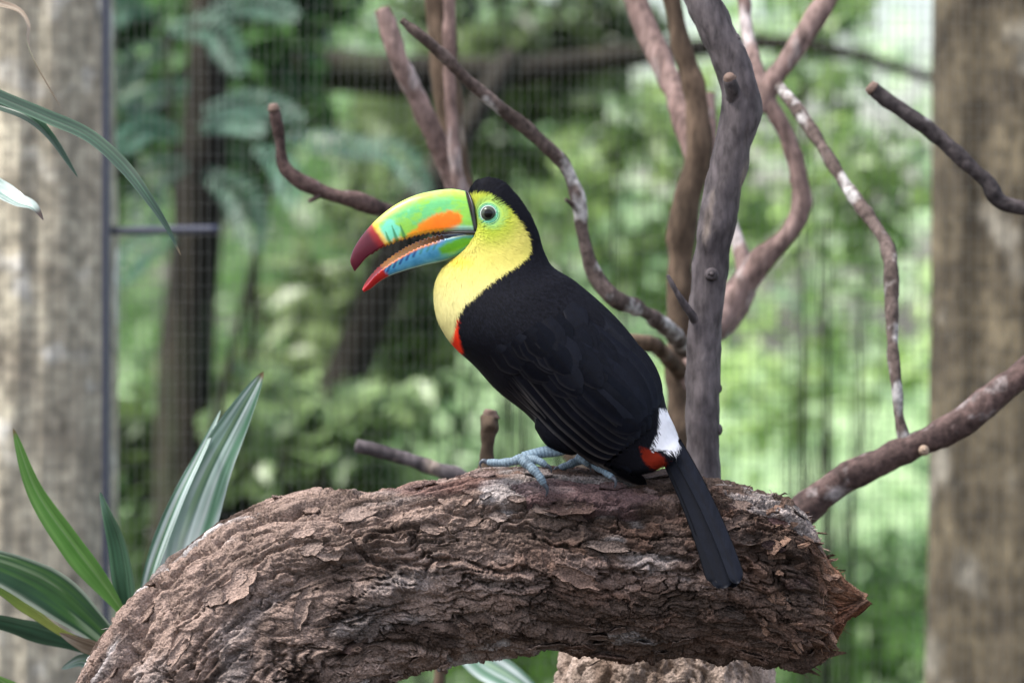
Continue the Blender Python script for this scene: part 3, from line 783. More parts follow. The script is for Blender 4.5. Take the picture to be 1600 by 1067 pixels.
def bark_flakes():
    """loose lifted plates of bark, each its own piece, and splinters"""
    r = np.random.default_rng(12); px, py = to_px(LG)
    ok = np.argwhere((px > 140) & (px < 1290) & (py > 735) & (py < 1080) & (LG[..., 1] < LY - 0.005))
    pick = ok[r.permutation(len(ok))[:170]]
    tg = np.gradient(LG.mean(1), axis=0); tg /= np.linalg.norm(tg, axis=1, keepdims=True)
    n, m = 8, 6
    for (i, j) in pick:
        p, nn = LG[i, j], LN[i, j]
        t = tg[i] - nn * (tg[i] @ nn); t /= np.linalg.norm(t); b = np.cross(nn, t)
        a = r.normal(0, 0.3); t, b = t * math.cos(a) + b * math.sin(a), b * math.cos(a) - t * math.sin(a)
        L = r.uniform(0.006, 0.019) * r.choice([0.7, 1, 1.5], p=[0.4, 0.45, 0.15]); W = L * r.uniform(0.3, 0.6)
        u = np.linspace(-1, 1, n); w = np.linspace(-1, 1, m)
        U, Wd = np.meshgrid(u, w, indexing='ij')
        edge = 1 + 0.16 * r.normal(0, 1, (n, m)) * (np.abs(Wd) > 0.99)
        prof = (1 - 0.55 * np.abs(U) ** r.uniform(2, 4)) * edge
        ue = U * (1 + 0.12 * r.normal(0, 1, (n, m)) * (np.abs(U) > 0.99))
        lift = r.uniform(0.0, 0.004) * sst(-0.4, 1.0, U * r.choice([-1, 1])) + r.uniform(-0.001, 0.0035) * Wd ** 2 + 0.0006 * r.normal(0, 1, (n, m)) + 0.0008
        top = p + (ue * L)[..., None] * t + (Wd * prof * W)[..., None] * b + lift[..., None] * nn
        thick = np.where((np.abs(U) > 0.99) | (np.abs(Wd) > 0.99), 0.0018, 0.005)
        bot = top - thick[..., None] * nn
        f1 = grid_faces(n, m, False); k = n * m
        rim = np.r_[np.arange(m), np.arange(2 * m - 1, k, m), np.arange(k - 2, k - m - 1, -1), np.arange(k - 2 * m, 0, -m)]
        r2 = np.roll(rim, -1)
        side = np.stack([rim, r2, r2 + k, rim + k], -1)
        cc = LCOL[i, j] * r.uniform(0.8, 1.25) + r.uniform(-0.01, 0.02)
        col = np.clip(np.repeat(cc[None], 2 * k, 0) * r.uniform(0.85, 1.15, (2 * k, 1)), 0.02, 0.6)
        mesh_obj('bark_flake', np.concatenate([top.reshape(-1, 3), bot.reshape(-1, 3)]), [f1, f1[:, ::-1] + k, side], M_LOG, LOG, col)
    # frayed fibres and splinters
    parts = []
    ok = np.argwhere((px > 150) & (px < 1320) & (py > 730) & (py < 1075) & (LG[..., 1] < LY + 0.04))
    wgt = 0.15 + 2.5 * sst(1150, 1260, px[ok[:, 0], ok[:, 1]]) + 0.9 * (py[ok[:, 0], ok[:, 1]] < 760)
    pick = ok[r.choice(len(ok), 1500, replace=False, p=wgt / wgt.sum())]
    V, F, C = [], [], []
    for (i, j) in pick:
        p, nn = LG[i, j], LN[i, j]
        d = tg[i] * r.choice([-1, 1]) + nn * r.uniform(0.05, 0.8) + r.normal(0, 0.35, 3); d /= np.linalg.norm(d)
        L = r.gamma(2, 0.0028); w = np.cross(d, r.normal(0, 1, 3)); w = w / np.linalg.norm(w) * r.uniform(0.0003, 0.0009)
        b0 = len(V); V += [p - w - nn * 0.001, p + w - nn * 0.001, p + d * L * 0.6 + w * 0.6 + nn * L * 0.1, p + d * L * 0.6 - w * 0.6, p + d * L + nn * L * r.uniform(-0.2, 0.2)]
        F += [(b0, b0 + 1, b0 + 2), (b0, b0 + 2, b0 + 3), (b0 + 3, b0 + 2, b0 + 4)]
        C += [np.clip(LCOL[i, j] * r.uniform(0.8, 1.9), 0, 0.6)] * 5
    mesh_obj('bark_fibres', np.array(V), np.array(F), M_LOG, LOG, np.array(C), smooth=False)['kind'] = 'stuff'
    # jagged splinters at the broken end
    ok = np.argwhere((px > 1185) & (px < 1300) & (LG[..., 1] < LY + 0.05))
    for (i, j) in ok[r.permutation(len(ok))[:95]]:
        p, nn = LG[i, j], LN[i, j]; hot = float(sst(1190, 1290, px[i, j]))
        d = tg[i] * r.uniform(0.5, 1.2) + nn * r.uniform(0.0, 0.9) + r.normal(0, 0.28, 3); d /= np.linalg.norm(d)
        L = r.uniform(0.010, 0.026) * (0.6 + 0.6 * hot); w = r.uniform(0.0022, 0.0065)
        a = np.cross(d, nn); a /= np.linalg.norm(a); b = np.cross(d, a); ns = 5
        ang = np.sort(r.uniform(0, 2 * math.pi, ns)); rr = w * r.uniform(0.6, 1.3, ns)
        ring = (np.cos(ang) * rr)[:, None] * a * 1.5 + (np.sin(ang) * rr)[:, None] * b * 0.8
        v = np.concatenate([p - d * L * 0.5 - nn * 0.002 + ring, p + d * L * 0.35 + ring * r.uniform(0.5, 0.95, (ns, 1)) + d * r.uniform(-0.25, 0.45, (ns, 1)) * L, [p + d * L * r.uniform(0.6, 0.9)]])
        q = np.arange(ns); q2 = (q + 1) % ns
        col = mix((0.20, 0.125, 0.09), (0.075, 0.05, 0.04), np.repeat(r.uniform(0, 1), len(v))) * r.uniform(0.85, 1.15, (len(v), 1))
        mesh_obj('splinter', v, [np.stack([q, q2, q2 + ns, q + ns], -1), np.stack([q + ns, q2 + ns, np.full(ns, 2 * ns)], -1)], M_LOG, LOG, col, smooth=False)


bark_flakes()


def second_log():
    D = 6.34
    e = empty('log', P(1020, 2466, D), 'pale brown supporting log seen under the arched log', 'log')
    sec = np.asarray([(820, 2330, 1260, 2330, 170, D), (840, 1500, 1240, 1500, 150, D), (862, 1100, 1215, 1100, 140, D), (880, 1010, 1195, 1010, 130, D), (930, 900, 1150, 900, 90, D), (980, 850, 1100, 850, 40, D)], float)
    g = loft(np.c_[P(sec[:, 0], sec[:, 1], D), P(sec[:, 2], sec[:, 3], D), sec[:, 4] * K], 420, np.linspace(0, 2 * math.pi, 260, endpoint=False))
    c = g.mean(1); s = np.r_[0, np.cumsum(np.linalg.norm(np.diff(c, axis=0), axis=1))]
    th = np.linspace(0, 2 * math.pi, 260, endpoint=False)
    h, cid, gid, crack, q = bark_height(np.repeat(s[:, None], 260, 1), np.stack([np.cos(th) * 0.13, np.sin(th) * 0.13], -1)[None].repeat(len(g), 0), 40)
    nrm = grid_normals(g)
    if ((nrm * (g - c[:, None])).sum(-1)).mean() < 0: nrm = -nrm
    g = g + nrm * h[..., None] * 0.5
    n1 = fbm(q * np.array([10, 26, 26]), 4, 90)
    col = mix((0.36, 0.285, 0.24), (0.19, 0.14, 0.11), sst(-0.3, 0.3, n1)) * (0.8 + 0.4 * gid)[..., None]
    mesh_obj('bark', g.reshape(-1, 3), grid_faces(*g.shape[:2])[:, ::-1], M_LOG, e, col.reshape(-1, 3))


second_log()

#@@LEAVES
# ================================================================== STRAP LEAVES
M_STRAP = vcol_mat('strap_leaf', rough=0.32, spec=0.42, translucent=0.18, var=0.12, varscale=25)


def strap(parent, path, w, scheme='green', roll=0.0, fold=0.25, n=44, m=17, seed=0, tipfrac=0.35, basew=0.35):
    """path [(px,py,depth)] from base to tip; w half width px; roll turns the blade about its length; fold = V of the midrib"""
    r = np.random.default_rng(seed)
    a = np.asarray(path, float); c = spline(P(a[:, 0], a[:, 1], a[:, 2]), n)
    t, _, _ = frames(c)
    view = np.array([0, -1.0, 0]); side = np.cross(t, view); side /= np.maximum(np.linalg.norm(side, axis=1, keepdims=True), 1e-9)
    nn = np.cross(side, t)
    ro = (np.linspace(roll[0], roll[1], n) if isinstance(roll, tuple) else np.full(n, roll))[:, None]
    side, nn = side * np.cos(ro) + nn * np.sin(ro), nn * np.cos(ro) - side * np.sin(ro)
    u = np.linspace(0, 1, n); W = w * (basew + (1 - basew) * sst(0, 0.45, u)) * np.clip((1 - u) / tipfrac, 0, 1) ** 0.65 * a[:, 2].mean() / 8000
    v = np.linspace(-1, 1, m)
    wav = 0.06 * np.sin(u * 17 + r.uniform(0, 6))[:, None] * np.sign(v)[None] * np.abs(v)[None] ** 2
    prof = fold * (np.abs(v)[None] - 0.35) + wav
    g = c[:, None] + side[:, None] * (v[None] * W[:, None])[..., None] + nn[:, None] * (prof * W[:, None])[..., None]
    U, Vv = np.meshgrid(u, v, indexing='ij')
    st = fbm(np.stack([U * 1.5, Vv * 6, U * 0 + seed], -1), 3, 5 + seed)
    deep, mid, pale = np.array((0.035, 0.085, 0.05)), np.array((0.075, 0.19, 0.055)), np.array((0.42, 0.5, 0.4))
    if scheme == 'striped':
        col = mix(mix(deep, mid * 0.8, sst(-0.3, 0.4, st)), pale, np.clip(sst(0.80, 0.93, np.abs(Vv + 0.05 * st)) + 0.5 * sst(0.25, 0.45, st) * sst(0.1, 0.4, np.abs(Vv)), 0, 1) * 0.85)
    elif scheme == 'silver':
        col = mix(mix(deep * 1.8, (0.26, 0.36, 0.32), sst(-0.4, 0.2, st)), (0.52, 0.58, 0.57), sst(-0.1, 0.35, st) * 0.8)
        col = mix(col, (0.3, 0.42, 0.25), sst(0.1, 0.03, np.abs(Vv + 0.15)) * 0.6)
    elif scheme == 'light':
        col = mix((0.09, 0.22, 0.045), (0.15, 0.30, 0.08), sst(-0.3, 0.3, st)); col = mix(col, (0.28, 0.4, 0.2), sst(0.12, 0.02, np.abs(Vv)) * 0.6)
    elif scheme == 'dark':
        col = mix(deep * 0.5, deep * 1.0, sst(-0.3, 0.3, st)); col = mix(col, (0.07, 0.13, 0.08), sst(0.7, 0.95, np.abs(Vv)) * 0.5)
    elif scheme == 'yellow':
        col = mix((0.10, 0.19, 0.04), (0.24, 0.28, 0.07), sst(0.2, 0.9, 1 - U))
    elif scheme == 'pale':
        col = mix(np.array((0.42, 0.5, 0.47)), (0.15, 0.24, 0.2), sst(0.0, 0.4, st)); col = mix(col, (0.05, 0.035, 0.03), sst(0.78, 0.9, U))
    else:
        col = mix((0.30, 0.25, 0.19), (0.18, 0.13, 0.09), sst(-0.3, 0.3, st))
    col = np.asarray(col) * np.ones((n, m, 1)) * (1 + 0.22 * vnoise(np.stack([U * 2.5, Vv * 13, U * 0 + seed * 3.1], -1), 71))[..., None]
    if seed in (1, 3, 5, 21): col = mix(col, (0.16, 0.115, 0.06), sst(0.955, 0.985, U + 0.01 * st))
    return mesh_obj('leaf', g.reshape(-1, 3), grid_faces(n, m, False), M_STRAP, parent, col.reshape(-1, 3))


S1 = empty('strap_leaf_plant', P(205, 2380, 6.34), 'striped strap-leaved plant growing behind the left end of the log', 'plant')
strap(S1, [(262, 960, 6.42), (285, 860, 6.40), (325, 745, 6.38), (368, 660, 6.36), (412, 580, 6.34)], 48, 'silver', 0.15, 0.2, 60, 21, 1, 0.72, 0.55)
strap(S1, [(215, 985, 6.40), (240, 880, 6.38), (278, 780, 6.36), (322, 690, 6.37), (345, 640, 6.38)], 14, 'silver', (0.5, 0.2), 0.3, 50, 15, 2, 0.6, 0.6)
strap(S1, [(215, 990, 6.36), (170, 925, 6.33), (112, 850, 6.30), (55, 765, 6.28), (20, 668, 6.26)], 24, 'light', (0.7, 0.1), 0.35, 60, 17, 3, 0.6, 0.25)
strap(S1, [(205, 990, 6.35), (196, 910, 6.34), (184, 845, 6.34), (168, 800, 6.34), (156, 768, 6.35)], 22, 'dark', (0.5, 0.7), 0.4, 40, 13, 4, 0.5, 0.5)
strap(S1, [(190, 1020, 6.30), (140, 972, 6.26), (75, 920, 6.22), (0, 885, 6.18), (-110, 860, 6.12)], 37, 'striped', (0.35, 0.15), 0.25, 60, 21, 5, 0.5, 0.5)
strap(S1, [(150, 1012, 6.30), (95, 985, 6.28), (45, 950, 6.24), (-10, 915, 6.20), (-90, 890, 6.16)], 14, 'yellow', (0.9, 0.7), 0.3, 44, 11, 6, 0.5, 0.6)
strap(S1, [(170, 1020, 6.38), (110, 1000, 6.36), (50, 982, 6.33), (-10, 968, 6.30), (-70, 962, 6.28)], 21, 'dark', 0.6, 0.3, 44, 11, 7, 0.5, 0.6)
strap(S1, [(190, 1030, 6.26), (150, 1012, 6.24), (118, 1000, 6.23), (92, 988, 6.23)], 13, 'dry', 0.4, 0.5, 24, 9, 8, 0.4, 0.8)
strap(S1, [(190, 1130, 6.36), (165, 1060, 6.36), (130, 1030, 6.36), (95, 1045, 6.35)], 22, 'silver', 0.5, 0.3, 30, 11, 10, 0.6, 0.6)
strap(S1, [(60, 1110, 6.30), (20, 1075, 6.28), (-20, 1050, 6.26)], 16, 'light', 0.4, 0.3, 24, 11, 11, 0.6, 0.6)
stp, str_ = px_path([(210, 2380, 6.36, 16), (212, 1400, 6.36, 14), (208, 1000, 6.36, 12), (210, 950, 6.36, 8)])
mesh_obj('stem', *tube_geo(stp, str_, 40, 10, 0.1, 20), M_BR_BROWN, S1)
S2 = empty('strap_leaf_plant', P(700, 2400, 6.9), 'strap-leaved plant showing one leaf under the arch of the log', 'plant')
strap(S2, [(690, 985, 6.9), (745, 1030, 6.88), (800, 1062, 6.86), (870, 1110, 6.85)], 26, 'silver', 0.3, 0.25, 40, 13, 9, 0.5, 0.5)
stp, str_ = px_path([(680, 2300, 6.92, 13), (676, 1300, 6.92, 11), (690, 985, 6.9, 8)])
mesh_obj('stem', *tube_geo(stp, str_, 30, 8), M_BR_BROWN, S2)
H1 = empty('hanging_strap_plant', P(-60, 140, 6.2), 'dark green strap leaves arching in across the pale trunk', 'plant')
strap(H1, [(-70, 120, 6.2), (0, 152, 6.18), (70, 182, 6.16), (140, 214, 6.14), (190, 258, 6.12), (232, 312, 6.1), (262, 358, 6.1), (283, 400, 6.1)], 12, 'dark', (0.3, 0.75), 0.35, 80, 13, 21, 0.35, 0.9)
strap(H1, [(-60, 150, 6.22), (0, 165, 6.2), (50, 186, 6.18), (85, 222, 6.17), (105, 252, 6.17), (122, 278, 6.17)], 10, 'dark', (0.3, 0.6), 0.35, 50, 11, 22, 0.5, 0.9)
H2 = empty('withered_leaf', P(-40, 285, 6.25), 'pale curled strap leaf with a withered black tip at the left edge', 'leaf')
strap(H2, [(-40, 270, 6.25), (0, 298, 6.24), (28, 316, 6.22), (50, 324, 6.21), (68, 345, 6.2)], 17, 'pale', (0.4, 1.0), 0.5, 40, 11, 23, 0.45, 0.9)
H3 = empty('withered_leaf', P(-40, -5, 6.3), 'thin dry twisted leaf hanging in the top left corner', 'leaf')
strap(H3, [(-40, -5, 6.3), (0, 6, 6.29), (32, 20, 6.28), (43, 40, 6.27), (42, 62, 6.26), (56, 100, 6.26), (78, 140, 6.26), (96, 170, 6.26)], 6.5, 'dry', (0.2, 2.2), 0.5, 60, 9, 24, 0.75, 0.9)

#@@BIRD
# ================================================================== THE TOUCAN
BY = 6.03
BIRD = empty('toucan', P(845, 735, BY), 'black toucan with a yellow throat and huge rainbow-coloured open bill perched on the log', 'bird')
M_PLUME = vcol_mat('plumage', rough=0.7, spec=0.08, var=0.05, varscale=200, bump=(500, 0.15, 0.0005, 4))
M_WING = vcol_mat('flight_feather', rough=0.5, spec=0.07, var=0.15, varscale=200, bump=(500, 0.25, 0.0004, 3))
M_BILL = vcol_mat('bill_horn', rough=0.32, spec=0.24, var=0.08, varscale=90, coat=0.05)
M_SKIN = vcol_mat('scaly_skin', rough=0.55, spec=0.3, var=0.4, varscale=420, bump=(700, 0.8, 0.001, 4))
M_BLACK = plain_mat('black_skin', (0.006, 0.006, 0.007), 0.45)

body_rows = [  # dorsal px, ventral px, half width, y
    (732, 300, 746, 372, 18, 6.04), (739, 286, 747, 386, 23, 6.04), (753, 279, 741, 393, 28, 6.04), (778, 281, 728, 400, 34, 6.04), (801, 299, 713, 406, 38, 6.038), (822, 325, 697, 414, 42, 6.036),
    (838, 355, 683, 434, 46, 6.034), (850, 392, 677.5, 466, 54, 6.032), (863, 416, 682, 497, 63, 6.03), (895, 437, 694, 522, 76, 6.03), (941, 475, 710, 543, 88, 6.03), (983, 519, 742, 573, 94, 6.03),
    (1014, 564, 778, 612, 92, 6.028), (1033, 604, 820, 645, 84, 6.024), (1043, 642, 860, 684, 70, 6.02), (1051, 660, 905, 710, 54, 6.016), (1060, 683, 962, 736, 42, 6.012), (1064, 701, 1000, 742, 30, 6.004), (1060, 711, 1020, 738, 20, 6.002)]
bsec = sections(body_rows)
bth = np.linspace(0, 2 * math.pi, 72, endpoint=False)
bg = loft(bsec, 110, bth, 1.0)


def ellipsoid(c, r, n=24, m=32):
    a = np.linspace(0.02, math.pi - 0.02, n); b = np.linspace(0, 2 * math.pi, m, endpoint=False)
    A, B = np.meshgrid(a, b, indexing='ij')
    g = np.stack([np.sin(A) * np.cos(B) * r[0], np.sin(A) * np.sin(B) * r[1], np.cos(A) * r[2]], -1) + np.asarray(c)
    v = g.reshape(-1, 3); f = [grid_faces(n, m)]
    j = np.arange(m); k = (j + 1) % m
    f.append(np.stack([k, j, np.full(m, n * m)], -1)); f.append(np.stack([(n - 1) * m + j, (n - 1) * m + k, np.full(m, n * m + 1)], -1))
    return np.concatenate([v, [v[:m].mean(0)], [v[-m:].mean(0)]]), f


def closed_loft(g):
    n, m = g.shape[:2]; v = g.reshape(-1, 3); f = [grid_faces(n, m)]
    j = np.arange(m); k = (j + 1) % m
    f.append(np.stack([k, j, np.full(m, n * m)], -1)); f.append(np.stack([(n - 1) * m + j, (n - 1) * m + k, np.full(m, n * m + 1)], -1))
    return np.concatenate([v, g[:1].mean(1), g[-1:].mean(1)]), f


pv, pf, _ = join([closed_loft(bg), ellipsoid(P(775, 333, 6.04), (36 * K, 35 * K, 44 * K)),
                  closed_loft(loft(sections([(838, 640, 835, 668, 14, 6.0), (862, 655, 850, 692, 22, 6.0), (890, 672, 870, 706, 26, 6.005), (920, 690, 896, 712, 20, 6.01)]), 20, bth))])
tmp = mesh_obj('toucan_block', pv, pf, M_PLUME)
md = tmp.modifiers.new('r', 'REMESH'); md.mode = 'VOXEL'; md.voxel_size = 0.0019
ms = tmp.modifiers.new('s', 'SMOOTH'); ms.factor = 0.5; ms.iterations = 18
dg = bpy.context.evaluated_depsgraph_get()
ev = tmp.evaluated_get(dg); em = ev.to_mesh()
bv = np.zeros(len(em.vertices) * 3, np.float32); em.vertices.foreach_get('co', bv); bv = bv.reshape(-1, 3).astype(float)
em.calc_loop_triangles()
bt = np.zeros(len(em.loop_triangles) * 3, np.int32); em.loop_triangles.foreach_get('vertices', bt); bt = bt.reshape(-1, 3)
bpoly = np.array([tuple(p.vertices) for p in em.polygons if len(p.vertices) == 4]); btri = [tuple(p.vertices) for p in em.polygons if len(p.vertices) == 3]
ev.to_mesh_clear()
tmesh = tmp.data; bpy.data.objects.remove(tmp); bpy.data.meshes.remove(tmesh)
BVH = BVHTree.FromPolygons([tuple(v) for v in bv], [tuple(int(i) for i in t) for t in bt])


def poly_sd(px, py, poly):
    """signed distance to a polygon, positive inside"""
    p = np.asarray(poly, float); q = np.roll(p, -1, 0)
    dmin = np.full(px.shape, 1e9); ins = np.zeros(px.shape, bool)
    for (x1, y1), (x2, y2) in zip(p, q):
        dx, dy = x2 - x1, y2 - y1
        t = np.clip(((px - x1) * dx + (py - y1) * dy) / (dx * dx + dy * dy + 1e-9), 0, 1)
        dmin = np.minimum(dmin, np.hypot(px - x1 - t * dx, py - y1 - t * dy))
        c = ((y1 > py) != (y2 > py)) & (px < dx * (py - y1) / (dy if abs(dy) > 1e-9 else 1e-9) + x1)
        ins ^= c
    return np.where(ins, dmin, -dmin)


YEL = [(730, 309), (741, 308), (755, 307.5), (768, 312), (786, 325), (803, 340), (818, 362), (825, 378), (826, 387), (822, 398), (807, 412), (783, 428), (752, 451), (724, 475), (714, 493), (708, 520), (700, 540), (640, 540), (640, 300)]
REDC = [(715, 494), (711, 510), (706, 524), (701, 534), (694, 544), (712, 556), (722, 550), (718, 536), (715, 518)]
RUMP = [(1030, 638), (1046, 640), (1062, 640), (1080, 705), (1016, 702), (1028, 672)]
VENT = [(999, 697), (1016, 702), (1040, 714), (1038, 741), (1015, 733), (1003, 716)]


def plumage_colour(px, py):
    n = fbm(np.stack([px * 0.05, py * 0.05, px * 0], -1), 3, 8)
    c = np.ones(px.shape + (3,)) * np.array((0.0032, 0.0036, 0.006))
    c = mix(c, (0.70, 0.03, 0.008), sst(-1.5, 1.5, poly_sd(px, py, REDC)))
    y = mix((0.56, 0.505, 0.12), (0.54, 0.495, 0.21), sst(390, 480, py))
    de = np.hypot(px - 763, py - 335)
    y = mix(y, (0.36, 0.46, 0.035), np.clip(sst(62, 20, de) * 0.9 + 0.12 * n, 0, 1))
    y = mix(y, (0.24, 0.45, 0.12), sst(27, 18, de) * 0.85)
    y = mix(y, (0.10, 0.36, 0.22), sst(20, 14, de) * 0.8)
    y = mix(y, (0.80, 0.58, 0.05), sst(16, 5, np.hypot((px - 722) * 0.7, (py - 405) * 1.3)) * 0.6)
    c = mix(c, y, sst(-1.5, 2, poly_sd(px, py, YEL) + 2 * n))
    c = mix(c, (0.74, 0.75, 0.78), sst(-1.5, 1.5, poly_sd(px, py, RUMP)))
    c = mix(c, (0.15, 0.012, 0.004), sst(-1.5, 1.5, poly_sd(px, py, VENT)) * (poly_sd(px, py, RUMP) < 0))
    return c


bpx, bpy_ = to_px(bv)
body = mesh_obj('body', bv, [bpoly] + ([np.array(btri)] if btri else []), M_PLUME, BIRD, plumage_colour(bpx, bpy_))


def surf_y(x, z):
    h = BVH.ray_cast(Vector((x, 5.0, z)), Vector((0, 1, 0)))
    if h[0] is not None: return h[0].y
    return None


def plumage():
    """short body feathers laid over the skin, thousands of them"""
    r = np.random.default_rng(3)
    tri = bv[bt]; nr = np.cross(tri[:, 1] - tri[:, 0], tri[:, 2] - tri[:, 0]); ar = np.linalg.norm(nr, axis=1); nr /= np.maximum(ar[:, None], 1e-12)
    cx, cy = to_px(tri.mean(1))
    face = nr @ np.array([0, 1.0, 0])
    hd = sst(560, 400, cy)
    w = ar * (0.35 + 2.0 * hd) * np.where(face < 0.35, 1, 0.15)
    w *= np.where(np.hypot(cx - 763, cy - 334) < 20, 0, 1)
    n = 60000
    k = r.choice(len(tri), n, p=w / w.sum()); u = r.uniform(0, 1, (n, 2)); u = np.where((u.sum(1) > 1)[:, None], 1 - u, u)
    p = tri[k, 0] + u[:, :1] * (tri[k, 1] - tri[k, 0]) + u[:, 1:] * (tri[k, 2] - tri[k, 0]); nn = nr[k]
    # flow from the loft
    g2 = np.asarray(body_rows, float); fine = spline(np.c_[(g2[:, 0] + g2[:, 2]) / 2, (g2[:, 1] + g2[:, 3]) / 2, g2[:, 4] * 0, g2[:, :4]], 60)[:, 3:]
    T, B = fine[:, :2], fine[:, 2:]; dT, dB = np.gradient(T, axis=0), np.gradient(B, axis=0)
    dT /= np.maximum(np.linalg.norm(dT, axis=1, keepdims=True), 1e-6); dB /= np.maximum(np.linalg.norm(dB, axis=1, keepdims=True), 1e-6)
    fr = np.linspace(0, 1, 15)[None, :, None]
    G = (T[:, None] * (1 - fr) + B[:, None] * fr).reshape(-1, 2); DG = (dT[:, None] * (1 - fr) + dB[:, None] * fr).reshape(-1, 2)
    px, py = to_px(p); flow = np.zeros((n, 2))
    for a in range(0, n, 4000):
        d2 = (px[a:a + 4000, None] - G[None, :, 0]) ** 2 + (py[a:a + 4000, None] - G[None, :, 1]) ** 2
        near = np.argpartition(d2, 6, axis=1)[:, :6]; flow[a:a + 4000] = DG[near].mean(1)
    # around the face, feathers radiate back from the bill
    rad = np.stack([px - 725, py - 350], -1); rad /= np.maximum(np.linalg.norm(rad, axis=1, keepdims=True), 1)
    wf = (sst(120, 60, np.hypot(px - 740, py - 345)))[:, None]; flow = flow * (1 - wf) + rad * wf
    dr = np.stack([flow[:, 0], np.zeros(n), -flow[:, 1]], -1) + r.normal(0, 0.16, (n, 3))
    dr -= nn * (dr * nn).sum(1, keepdims=True); dr /= np.maximum(np.linalg.norm(dr, axis=1, keepdims=True), 1e-9)
    sd_ = np.cross(dr, nn)
    L = (r.uniform(0.0045, 0.0105, n) * np.where((px > 1005) & (py > 630), 1.7, 1) * (0.75 + 0.25 * hd[k]))[:, None]
    W = (r.uniform(0.00028, 0.0006, n))[:, None]
    lift = (r.uniform(0.0, 0.00018, n) + 0.0009 * (r.uniform(0, 1, n) < 0.006))[:, None]
    v = np.stack([p - sd_ * W - nn * 0.0002, p + sd_ * W - nn * 0.0002, p + dr * L * 0.55 + sd_ * W * 0.8 + nn * (lift * 0.7 + 0.00015), p + dr * L * 0.55 - sd_ * W * 0.8 + nn * (lift * 0.7 + 0.00015), p + dr * L + nn * lift], 1)
    i = np.arange(n)[:, None] * 5
    f = [i + np.array([[0, 1, 2, 3]]), i + np.array([[3, 2, 4]])]
    c = plumage_colour(px, py) * r.uniform(0.98, 1.02, n)[:, None]
    c = np.where(c.max(1, keepdims=True) < 0.02, c * r.uniform(0.5, 2.2, (n, 1)), c)
    c = np.clip(c, 0, 0.95)
    o = mesh_obj('plumage', v.reshape(-1, 3), f, M_PLUME, BIRD, np.repeat(c, 5, 0), smooth=True)
    o['kind'] = 'stuff'
    jn = nn + r.normal(0, 0.03, (n, 3)); jn /= np.linalg.norm(jn, axis=1, keepdims=True)   # a soft coat shades like the skin under it
    o.data.normals_split_custom_set_from_vertices(np.repeat(jn, 5, 0).tolist())


plumage()

# ------------------------------------------------------------------ bill
upT = [(729, 299), (705, 295.5), (674, 299), (642, 308), (615, 322), (593, 339), (575, 357), (559, 378), (549.5, 397), (547.5, 411), (553, 423)]
upB = [(744, 361), (716, 361), (690, 361.5), (662, 365.5), (640, 371), (620, 377.5), (604, 383), (588, 392), (572, 403), (562, 415), (554.5, 424)]
upH = [28, 27, 25, 22, 20, 18, 15.5, 12.5, 9, 5.5, 1]


